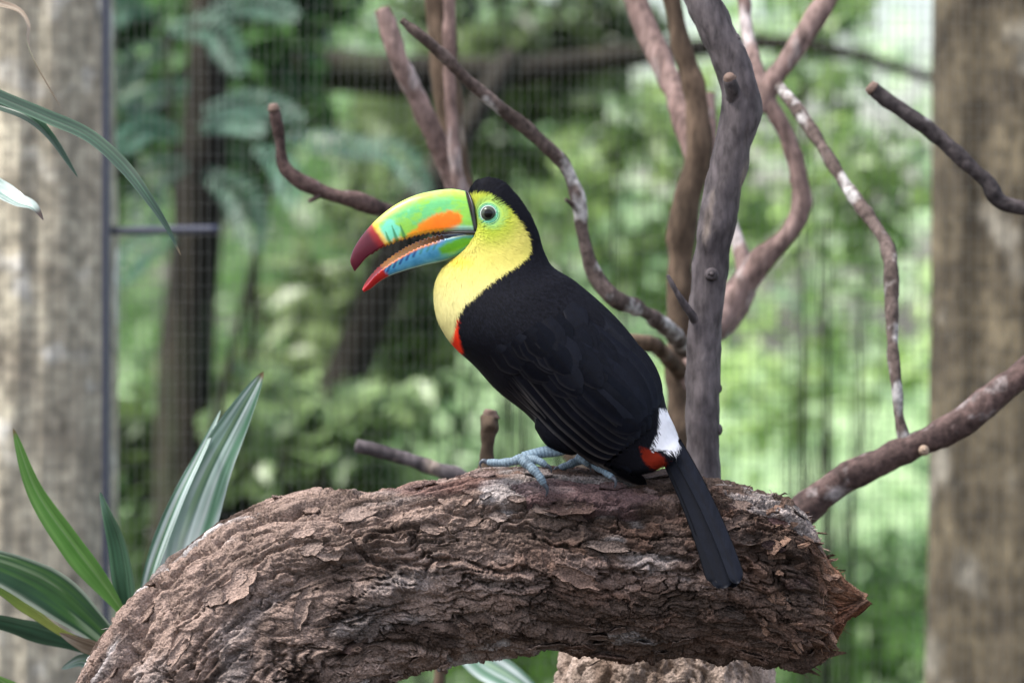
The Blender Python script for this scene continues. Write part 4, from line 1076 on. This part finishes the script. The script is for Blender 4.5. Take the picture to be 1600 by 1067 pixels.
def bill_upper():
    yb = 6.04
    a = np.c_[np.array(upT), np.array(upB), np.array(upH)]
    n, m = 190, 110
    s = spline(np.c_[(a[:, :2] + a[:, 2:4]) / 2, np.zeros(len(a)), a], n)[:, 3:]
    u = np.linspace(0, 1, n)
    # outside: t from 0 (near cutting edge) over the ridge (0.5) to 1 (far edge); then the palate
    t = np.linspace(0, 1, 88); inner = np.linspace(1, 0, m - 88 + 2)[1:-1]
    saw = ((u * 26 + 0.2) % 1.0); saw = np.where((u > 0.2) & (u < 0.84), (saw - 0.35) * 3.0 * (0.6 + 0.8 * _hash(np.floor(u * 26 + 0.2), u * 0, u * 0, 5)), 0)
    T, B, H = s[:, :2], s[:, 2:4].copy(), np.maximum(s[:, 4], 0.6)
    G = np.zeros((n, m, 3)); colr = np.zeros((n, m, 3)); H3 = np.zeros((n, m))
    for j in range(m):
        if j < 88:
            ang = math.pi * t[j]; hh = math.sin(ang) ** 0.72; yy = -math.cos(ang)
            yy = math.copysign(abs(yy) ** 0.8, yy)
            edge = max(0.0, 1 - hh * 9)
        else:
            q = inner[j - 88]; yy = (q * 2 - 1); hh = 0.10 * math.sin(math.pi * q); edge = max(0.0, abs(yy) * 6 - 5)
        px = B[:, 0] + (T[:, 0] - B[:, 0]) * hh; py = B[:, 1] + (T[:, 1] - B[:, 1]) * hh + saw * edge
        wid = H * (0.93 + 0.07 * math.cos(hh * 3)) * yy
        G[:, j] = P(px, py, yb) + np.stack([wid * 0, wid * K, wid * 0], -1)
        H3[:, j] = hh
    U = np.repeat(u[:, None], m, 1)
    px, py = to_px(G); q = np.stack([px * 0.045, py * 0.06, G[..., 1] * 60], -1)
    q = q @ np.array([[0.8, 0.6, 0], [-0.6, 0.8, 0.1], [0, 0.1, 1]]); q = q + 0.7 * np.stack([fbm(q * 1.3 + 3 * k, 3, 33 + k) for k in range(3)], -1)
    n1, n2 = fbm(q, 4, 31), fbm(q * 0.5 + 7, 3, 32)
    c = mix((0.20, 0.46, 0.055), (0.11, 0.42, 0.15), sst(-0.25, 0.3, n1))
    c = mix(c, (0.14, 0.56, 0.42), sst(0.0, 0.35, n2 + 0.2 * n1) * sst(0.25, 0.5, U) * sst(0.9, 0.7, H3) * 0.8)
    c = mix(c, (0.52, 0.58, 0.10), sst(0.70, 1.0, H3 + 0.08 * n1) * (0.55 + 0.45 * sst(0.25, 0.6, U)))
    c = mix(c, (0.26, 0.54, 0.05), sst(0.86, 1.0, H3) * sst(0.18, 0.02, U) * 0.7)
    # blue-white cheek by the gape, orange flame, orange cutting edge
    c = mix(c, (0.34, 0.56, 0.56), sst(0.16, 0.03, H3) * sst(0.24, 0.1, U))
    fl = np.stack([px, py], -1)
    flame = [(719, 329), (724, 335), (723, 348), (712, 356), (690, 361), (662, 366), (640, 372), (618, 379), (606, 384), (604, 379), (622, 371), (640, 362), (662, 346), (682, 335), (702, 330)]
    fm = sst(-3.5, 4, poly_sd(px, py, flame) + 7 * n1 + 2 * fbm(q * 6, 2, 39)) * (H3 < 0.75)
    c = mix(c, mix((0.70, 0.15, 0.002), (0.70, 0.25, 0.006), sst(690, 630, px)), fm)
    c = mix(c, (0.80, 0.40, 0.05), sst(0.07, 0.02, H3) * sst(0.2, 0.3, U))
    # dark tooth marks ahead of the tip
    for mx, my, ln in ((606, 372, 9), (617, 366, 12), (629, 362, 9)):
        d = np.hypot((px - mx - (py - my) * 0.35) * 1.0 / np.clip(0.35 + (py - my + ln) / ln * 0.6, 0.3, 1.6), np.maximum(np.abs(py - my) - ln, 0))
        c = mix(c, (0.03, 0.16, 0.05), sst(3.4, 1.2, d) * 0.85 * (H3 < 0.8))
    c = c * (1 + 0.10 * fbm(np.stack([U * 9, H3 * 34, G[..., 1] * 200], -1), 4, 36) + 0.05 * fbm(q * 9, 2, 37))[..., None]
    tipd = (598 - px) + (py - 372) * 0.62 + 3.5 * n1 - 2
    c = mix(c, (0.78, 0.42, 0.02), sst(-11, -3, tipd) * 0.75)
    c = mix(c, (0.24, 0.014, 0.014), sst(-4, 4, tipd))
    c = mix(c, (0.07, 0.007, 0.016), sst(4, 20, tipd + 4 * n2))
    c[:, 88:] = mix(c[:, 88:], (0.30, 0.10, 0.02), np.full((n, m - 88), 0.8))
    c = mix(c, (0.008, 0.008, 0.008), sst(0.018, 0.008, U))
    v, f = closed_loft(G)
    o = mesh_obj('upper_bill', v, f, M_BILL, BIRD, np.concatenate([c.reshape(-1, 3), c[:1, 0], c[-1:, 0]]))
    tag(o, 'green and yellow upper bill with orange flame and maroon tip')
    # nick of the gape inside the cheek is closed by the band below


def bill_lower():
    yb = 6.04
    N = np.array([(744, 366), (717, 369), (687, 377), (656, 387), (624, 404), (604, 417), (586, 432), (574, 446), (567, 454)], float)
    Fr = np.array([(744, 364), (712, 365), (680, 368.5), (647, 380), (619, 395.5), (597, 412), (581, 428), (570, 443), (566, 452)], float)
    Lo = np.array([(742, 388), (722, 398), (697, 407), (665, 414), (632, 423), (609, 431), (592, 441), (578, 452), (568.5, 456.5)], float)
    H = np.array([27, 25, 22, 18.5, 15, 12, 9, 5, 1.2])
    n, m, mo = 170, 90, 66
    s = spline(np.c_[(N + Lo) / 2, np.zeros(len(N)), N, Fr, Lo, H], n)[:, 3:]
    N, Fr, Lo, H = s[:, 0:2], s[:, 2:4], s[:, 4:6], s[:, 6]
    u = np.linspace(0, 1, n); saw = ((u * 30) % 1.0); saw = np.where((u > 0.22) & (u < 0.86), (0.4 - saw) * 3.2, 0)
    G = np.zeros((n, m, 3)); Hh = np.zeros((n, m)); Z = np.zeros((n, m))
    for j in range(m):
        if j < mo:       # outside from near rim, under the keel, to the far rim
            ang = math.pi * j / (mo - 1); yy = -math.cos(ang); yy = math.copysign(abs(yy) ** 0.75, yy)
            dn = math.sin(ang) ** 0.8
            rim = N * (1 - (yy + 1) / 2) + Fr * ((yy + 1) / 2)
            xy = rim * (1 - dn) + Lo * dn; ed = max(0, 1 - dn * 8); Hh[:, j] = dn
        else:            # inside, shallow trough
            q = (j - mo + 1) / (m - mo + 1); yy = 1 - 2 * q
            rim = N * (1 - (yy + 1) / 2) + Fr * ((yy + 1) / 2); dn = 0.12 * math.sin(math.pi * q)
            xy = rim * (1 - dn) + Lo * dn; ed = max(0, abs(yy) * 6 - 5); Z[:, j] = 1
        G[:, j] = P(xy[:, 0], xy[:, 1] + saw * ed, yb) + np.stack([0 * H, H * yy * K, 0 * H], -1)
    px, py = to_px(G); U = np.repeat(u[:, None], m, 1)
    q = np.stack([px * 0.05, py * 0.06, G[..., 1] * 60], -1); q = q @ np.array([[0.8, 0.6, 0], [-0.6, 0.8, 0.1], [0, 0.1, 1]]); q = q + 0.7 * np.stack([fbm(q * 1.3 + 3 * k, 3, 43 + k) for k in range(3)], -1); n1, n2 = fbm(q, 4, 41), fbm(q * 0.6 + 3, 3, 42)
    c = mix((0.085, 0.32, 0.52), (0.05, 0.24, 0.44), sst(-0.3, 0.3, n1))
    gm = sst(-4, 5, poly_sd(px, py, [(741, 368), (720, 371), (700, 377), (684, 388), (690, 398), (712, 397), (730, 388), (741, 378)]) + 4 * n1)
    c = mix(c, (0.10, 0.34, 0.025), gm)
    c = mix(c, (0.16, 0.46, 0.40), sst(0.35, 0.0, U) * sst(0.6, 0.9, Hh) * 0.7 + 0.0)
    c = mix(c, (0.08, 0.32, 0.22), sst(0.1, 0.4, n2) * 0.45 * (1 - gm))
    c = mix(c, (0.55, 0.72, 0.62), sst(0.9, 1.0, Hh) * 0.5)
    for k in range(9):  # slanted dark blue marks below the cutting edge
        uu = 0.30 + k * 0.058; i = int(uu * n); bx, by = N[i]
        dx, dy = px - bx + 1.5, py - by - 5; d = np.hypot(dx + dy * 0.45, np.maximum(np.abs(dy) - 5.5, 0))
        c = mix(c, (0.015, 0.05, 0.18) if k > 2 else (0.05, 0.2, 0.2), sst(3.2, 1.0, d) * 0.85)
    c = c * (1 + 0.10 * fbm(np.stack([U * 9, Hh * 30, G[..., 1] * 200], -1), 4, 46) + 0.05 * fbm(q * 9, 2, 47))[..., None]
    c = mix(c, (0.66, 0.17, 0.02), sst(0.13, 0.03, Hh) * sst(0.2, 0.35, U) * (1 - Z))
    c = mix(c, (0.60, 0.68, 0.40), sst(0.10, 0.02, Hh) * sst(0.25, 0.15, U) * (1 - Z))
    inside = mix((0.58, 0.24, 0.004), (0.70, 0.32, 0.01), sst(-0.2, 0.2, n1)); inside = mix(inside, (0.50, 0.09, 0.008), sst(0.6, 0.95, U))
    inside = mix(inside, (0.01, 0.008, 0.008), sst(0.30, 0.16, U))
    c = mix(c, inside, Z)
    td = (603 - px) + (py - 425) * 0.75 + 3 * n1
    c = mix(c, (0.36, 0.014, 0.01), sst(-3, 4, td)); c = mix(c, (0.22, 0.006, 0.008), sst(10, 24, td) * 0.6)
    c = mix(c, (0.008, 0.008, 0.008), sst(0.018, 0.008, U))
    v, f = closed_loft(G)
    o = mesh_obj('lower_bill', v, [x[:, ::-1] for x in f], M_BILL, BIRD, np.concatenate([c.reshape(-1, 3), c[:1, 0], c[-1:, 0]]))
    tag(o, 'blue and green lower bill with orange inside and red tip')


bill_upper()
bill_lower()


def band():
    """black seam round the base of both mandibles"""
    near = [(730, 299, 3, 1.6), (734, 307, 14, 2), (738.5, 321, 24, 2.4), (741.5, 343, 28, 2.8), (746, 360, 29, 3.2), (751, 364.5, 29, 2.6)]
    low = [(751, 364, 29, 2.4), (746, 370, 28, 3.4), (745, 380, 25, 4), (741, 389, 19, 4), (731, 395, 11, 3.2), (721, 399.5, 3, 2)]
    parts = []
    for ch in (near, low):
        for sg in (-1, 1):
            a = np.array(ch); pts = P(a[:, 0], a[:, 1], 6.04) + np.stack([a[:, 0] * 0, sg * a[:, 2] * K * 1.0, a[:, 0] * 0], -1)
            parts.append(tube_geo(pts, a[:, 3] * K, 30, 10))
    v, f, _ = join(parts)
    mesh_obj('bill_band', v, f, M_BLACK, BIRD)
    # gape: the dark corner of the mouth
    pts = [(700, 363.5), (722, 363.5), (744, 364), (750, 364)]
    v, f = tube_geo([P(x, y, 6.04 - 0.0205 * (1 if x > 710 else 0.88)) for x, y in pts], [0.0004, 0.0016, 0.0022, 0.0012], 24, 10)
    mesh_obj('gape', v, f, M_BLACK, BIRD)


band()


def eye():
    c0 = P(763, 334, 6.0); ys = surf_y(c0[0], c0[2]) or 6.01
    c = P(763, 334, ys); R = 13.5 * K
    v, f = ellipsoid(c + np.array([0, R * 0.42, 0]), (R, R, R), 40, 48)
    px, py = to_px(v); d = np.hypot(px - 763, py - 334)
    col = mix((0.002, 0.002, 0.002), (0.045, 0.055, 0.04), sst(6.2, 7.4, d))
    m = vcol_mat('eyeball', rough=0.03, spec=0.28)
    e = mesh_obj('eye', v, f, m, BIRD, col)
    th = np.linspace(0, 2 * math.pi, 41)
    pts = [np.array([c[0] + math.cos(a) * 12.0 * K, c[1] - 0.0005, c[2] + math.sin(a) * 12.0 * K]) for a in th]
    v, f = tube_geo(pts, [1.0 * K] * 41, 80, 10)
    mesh_obj('eye_rim', v, f, plain_mat('eye_rim', (0.5, 0.6, 0.54), 0.45), e)
    parts = []
    for rr, w in ((14.0, 1.3), (16.6, 1.0)):
        pts = [np.array([c[0] + math.cos(a) * rr * K, 0, c[2] + math.sin(a) * rr * K]) for a in th]
        for p in pts:
            y = surf_y(p[0], p[2]); p[1] = (y if y else c[1]) + 0.0002
        parts.append(tube_geo(pts, [w * K] * 41, 80, 10, 0.2, 500))
    v, f, _ = join(parts)
    px, py = to_px(v); d = np.hypot(px - 763, py - 334)
    mesh_obj('eye_skin', v, f, M_SKIN, e, mix((0.10, 0.36, 0.24), (0.22, 0.44, 0.16), sst(13, 17.5, d)))


eye()

# ------------------------------------------------------------------ wing and tail feathers


def feather(parent, base, tip, w, lift, bend=0.0, seed=0, edge=0.0, tone=1.0, n=26, m=9, tipr=0.35, lift2=None):
    """a blade laid on the flank; base, tip in px; w half width px; lift above the body in mm"""
    r = np.random.default_rng(seed)
    b, t = np.array(base, float), np.array(tip, float); d = t - b; L = np.linalg.norm(d); d /= L; s = np.array([-d[1], d[0]])
    u = np.linspace(0, 1, n); v = np.linspace(-1, 1, m)
    W = w * np.clip(0.35 + 1.1 * u, 0, 1) * np.sqrt(np.clip(1 - np.clip((u - (1 - tipr)) / tipr, 0, 1) ** 2, 0.0, 1))
    W = np.maximum(W, 0.15)
    c = b + d * (u * L)[:, None] + s * (bend * 4 * (u - u * u))[:, None]
    X = c[:, None] + s * (v[None] * W[:, None])[..., None]
    Y = np.full((n, m), np.nan)
    for i in range(n):
        for j in range(m):
            k = 6.0 / 8000
            q = P(X[i, j, 0], X[i, j, 1], 5.98)
            y = surf_y(q[0], q[2])
            if y is not None: Y[i, j] = y
    # fill misses, then smooth so that the blade stays stiff
    for i in range(n):
        row = Y[i]; g = ~np.isnan(row)
        if g.any(): Y[i] = np.interp(np.arange(m), np.where(g)[0], row[g])
    g = ~np.isnan(Y[:, 0])
    if not g.any(): Y[:] = 6.0
    else:
        for j in range(m): Y[:, j] = np.interp(np.arange(n), np.where(g)[0], Y[g, j])
    for _ in range(14):
        Z = np.pad(Y, 1, mode='edge'); Y = (Z[:-2, 1:-1] + Z[2:, 1:-1] + Z[1:-1, :-2] + Z[1:-1, 2:] + 2 * Z[1:-1, 1:-1]) / 6
    l2 = lift if lift2 is None else lift2
    lf = (0.3 + 0.28 * (lift + (l2 - lift) * u))[:, None] * 0.001
    lf = lf * sst(0, 0.4, u)[:, None] - 0.005 * sst(0.3, 0.0, u)[:, None]
    Y = Y - lf - 0.0004 * (1 - v[None] ** 2) - 0.0003 * np.sin(u * math.pi)[:, None]
    G = P(X[..., 0], X[..., 1], Y)
    barb = 0.9 + 0.2 * vnoise(np.stack([np.repeat(u[:, None], m, 1) * 40, np.repeat(v[None], n, 0) * 2, np.full((n, m), seed * 1.7)], -1), 3)
    col = np.array((0.0034, 0.0043, 0.0078)) * tone * barb[..., None]
    shaft = sst(0.16, 0.0, np.abs(v))[None] * 0.4
    col = mix(col, (0.004, 0.004, 0.005), np.repeat(shaft, n, 0))
    if edge: col = mix(col, (0.16, 0.15, 0.145), np.repeat((v == 1)[None].astype(float) * edge, n, 0) * sst(0.15, 0.4, u)[:, None])
    back = G + np.array([0, 0.0003, 0])
    k = n * m; f1 = grid_faces(n, m, False)
    rim = np.r_[np.arange(m), np.arange(2 * m - 1, k, m), np.arange(k - 2, k - m - 1, -1), np.arange(k - 2 * m, 0, -m)]; r2 = np.roll(rim, -1)
    o = mesh_obj('feather', np.concatenate([G.reshape(-1, 3), back.reshape(-1, 3)]), [f1, f1[:, ::-1] + k, np.stack([rim, r2, r2 + k, rim + k], -1)], M_WING, parent,
                 np.concatenate([col.reshape(-1, 3)] * 2))
    # soft feathers: the blade shades with the flank it lies on
    sd3 = np.array([s[0], 0, -s[1]]); jit = r.normal(0, 0.09, 3); N = np.zeros((n, m, 3))
    for i in range(n):
        for j in range(m):
            nb = np.array(BVH.find_nearest(Vector(G[i, j]))[1]) + sd3 * v[j] * 0.34 + jit
            N[i, j] = nb / np.linalg.norm(nb)
    o.data.normals_split_custom_set_from_vertices(np.concatenate([N.reshape(-1, 3)] * 2).tolist())
    return o


def wing():
    w = bpy.data.objects.new('wing', None); COL.objects.link(w); w.parent = BIRD
    w.location = Vector(P(735, 500, 5.98)) - BIRD.location
    r = np.random.default_rng(17); k = 0
    # primaries along the lower edge, longest first
    for i in range(8):
        f = i / 7
        feather(w, (748 + 30 * f, 566 - 22 * f), (1011 - 66 * f ** 1.3 * (1 if i else 0), 757 - 28 * f), 13, 1.0 + 0.35 * i, 9 - 2 * f, 10 + i, 0.75 if i in (1, 3, 4, 6) else 0.3, 0.7 + 0.5 * (i % 2), 34, 9, 0.16)
    # secondaries
    for i in range(8):
        f = i / 7
        feather(w, (770 + 70 * f, 555 - 62 * f), (955 + 62 * f, 722 - 52 * f), 22, 3.6 + 0.35 * i, 6, 30 + i, 0.35 if i < 3 else 0.1, 0.9 + 0.35 * (i % 2), 34, 9, 0.2)
    # tertials: broad smooth sheets
    for i in range(5):
        f = i / 4
        feather(w, (812 + 100 * f, 520 - 38 * f), (1000 + 26 * f, 672 - 32 * f), 40 - 6 * f, 6.4 + 0.3 * i, -6, 50 + i, 0.06, 1.15 + 0.3 * (i % 2), 30, 11, 0.35)
    # greater, median and lesser coverts, overlapping like tiles
    for row, (s0, cnt, ln, wd, lf, d0, d1) in enumerate(((150, 9, 88, 22, 7.6, 36, 60), (100, 10, 76, 20, 8.3, 38, 62), (60, 9, 66, 19, 8.9, 42, 64))):
        for i in range(cnt):
            f = i / (cnt - 1)
            # front edge of the row runs from the lower wing edge up to the back
            a0 = np.array([722 + s0 * 0.72, 508 + s0 * 0.42]); a1 = np.array([836 + s0 * 0.66, 452 + s0 * 0.34])
            b = a0 * (1 - f) + a1 * f + r.normal(0, 3, 2); a = math.radians(d0 + (d1 - d0) * f + r.normal(0, 4))
            l = ln * r.uniform(0.85, 1.1)
            feather(w, b, b + l * np.array([math.cos(a), math.sin(a)]), wd * r.uniform(0.9, 1.1), lf + 0.1 * i, r.normal(0, 2), 70 + row * 20 + i, 0.08, r.uniform(0.85, 1.3), 18, 9, 0.55)


wing()


def tail():
    t = bpy.data.objects.new('tail', None); COL.objects.link(t); t.parent = BIRD
    t.location = Vector(P(1040, 703, 6.0)) - BIRD.location
    def quill(b, tip, w0, w1, y0, y1, seed, tone=1.0, cup=0.002):
        n, m = 50, 13; u = np.linspace(0, 1, n); v = np.linspace(-1, 1, m)
        b, tip = np.array(b, float), np.array(tip, float); d = tip - b; L = np.linalg.norm(d); d /= L; s = np.array([-d[1], d[0]])
        W = (w0 + (w1 - w0) * u) * np.sqrt(np.clip(1 - np.clip((u - 0.92) / 0.08, 0, 1) ** 2, 0.03, 1))
        c = b + d * (u * L)[:, None] + s * (-7 * 4 * (u - u * u))[:, None]
        X = c[:, None] + s * (v[None] * W[:, None])[..., None]
        Y = (y0 + (y1 - y0) * u)[:, None] - cup * (1 - v[None] ** 2)
        G = P(X[..., 0], X[..., 1], Y)
        bar = 0.9 + 0.25 * vnoise(np.stack([np.repeat(u[:, None], m, 1) * 60 + np.abs(v)[None] * 6, np.repeat(v[None], n, 0) * 2, np.full((n, m), seed * 2.3)], -1), 4)
        col = np.array((0.0036, 0.0046, 0.008)) * tone * bar[..., None]
        col = mix(col, (0.004, 0.004, 0.005), np.repeat(sst(0.14, 0.0, np.abs(v - 0.1))[None], n, 0) * 0.7)
        col = mix(col, (0.001, 0.001, 0.001), np.repeat((np.abs(v) > 0.9)[None].astype(float), n, 0) * 0.8)
        k = n * m; f1 = grid_faces(n, m, False); back = G + np.array([0, 0.0008, 0])
        rim = np.r_[np.arange(m), np.arange(2 * m - 1, k, m), np.arange(k - 2, k - m - 1, -1), np.arange(k - 2 * m, 0, -m)]; r2 = np.roll(rim, -1)
        mesh_obj('feather', np.concatenate([G.reshape(-1, 3), back.reshape(-1, 3)]), [f1, f1[:, ::-1] + k, np.stack([rim, r2, r2 + k, rim + k], -1)], M_WING, t, np.concatenate([col.reshape(-1, 3)] * 2))
    quill((1045, 692), (1135, 918), 19, 22, 6.004, 5.942, 1, 1.25)
    quill((1034, 692), (1120, 910), 13, 16, 6.007, 5.946, 2, 0.9)
    quill((1052, 692), (1154, 911), 13, 13, 6.001, 5.936, 3, 1.7)
    quill((1050, 692), (1148, 917), 14, 17, 6.009, 5.951, 4, 0.8)
    quill((1040, 692), (1128, 914), 15, 18, 6.011, 5.955, 5, 0.8)


tail()

# ------------------------------------------------------------------ legs and feet
M_CLAW = plain_mat('claw', (0.05, 0.06, 0.075), 0.35)


def toe(parent, path, r0, r1, seed, claw):
    pts = np.array([P(x, y, z) for x, y, z in path]); n = 60
    c = spline(np.c_[pts, np.linspace(r0, r1, len(pts))], n); u = np.linspace(0, 1, n)
    # scutes: rings swell between the creases
    rad = c[:, 3] * K * (0.84 + 0.09 * np.abs(np.sin(u * math.pi * 13)) ** 0.5 + 0.14 * np.sin(u * math.pi * 3) ** 2)
    v, f = tube_geo(c[:, :3], rad, n, 16)
    q = np.repeat(np.abs(np.sin(u * math.pi * 13))[:, None], 16, 1).reshape(-1); q = np.r_[q, 1, 1]
    col = mix((0.075, 0.11, 0.145), (0.17, 0.235, 0.28), q * 0.6 + 0.4 * np.random.default_rng(seed).uniform(0, 1, len(q)))
    o = mesh_obj('toe', v, f, M_SKIN, parent, col)
    p2 = np.array([P(*path[-1])] + [P(x, y, z) for x, y, z in claw])
    mesh_obj('claw', *tube_geo(p2, np.linspace(r1 * 0.85, 0.5, len(p2)) * K, 20, 10), M_CLAW, parent)
    return o


def leg(ank, hub, toes, top, name='leg'):
    a = np.array([P(*top), P(*ank), P((ank[0] + hub[0]) / 2, (ank[1] + hub[1]) / 2 - 2, (ank[2] + hub[2]) / 2), P(*hub)])
    n = 50; u = np.linspace(0, 1, n); c = spline(np.c_[a, np.array([13, 10, 8.5, 10])], n)
    rad = c[:, 3] * K * (1 + 0.05 * np.abs(np.sin(u * math.pi * 14)))
    v, f = tube_geo(c[:, :3], rad, n, 20)
    q = np.r_[np.repeat(np.abs(np.sin(u * math.pi * 14))[:, None], 20, 1).reshape(-1), 1, 1]
    col = mix((0.09, 0.14, 0.185), (0.19, 0.265, 0.32), q)
    L = mesh_obj(name, v, f, M_SKIN, BIRD, col)
    for i, (p, r0, r1, cl) in enumerate(toes): toe(L, p, r0, r1, i, cl)


leg((868, 703, 6.005), (818, 716, 6.0), [
    ([(820, 714, 6.0), (800, 721, 6.0), (778, 723, 6.005), (762, 722, 6.01)], 8, 5.5, [(754, 720, 6.01), (750, 725, 6.01), (752, 731, 6.01)]),
    ([(815, 717, 5.995), (830, 730, 5.988), (842, 743, 5.984), (850, 756, 5.984)], 9, 5.5, [(854, 762, 5.984), (855, 770, 5.986), (852, 776, 5.99)]),
    ([(822, 716, 6.0), (836, 718, 5.99), (846, 722, 5.987), (853, 727, 5.987)], 7.5, 5, [(858, 729, 5.987), (861, 734, 5.988), (861, 740, 5.99)])],
    (892, 694, 6.01))
leg((922, 706, 6.06), (907, 718, 6.055), [
    ([(910, 716, 6.055), (898, 722, 6.05), (886, 727, 6.05), (874, 731, 6.052)], 8, 5, [(868, 732, 6.05), (864, 736, 6.05)]),
    ([(905, 715, 6.05), (912, 719, 6.035), (917, 723, 6.03), (919, 727, 6.03)], 7.5, 5, [(922, 730, 6.03), (923, 736, 6.03)]),
    ([(915, 720, 6.045), (938, 732, 6.02), (950, 740, 6.005), (957, 746, 5.998)], 7, 5, [(961, 750, 5.996), (962, 757, 5.996), (960, 762, 5.998)])],
    (935, 690, 6.05))
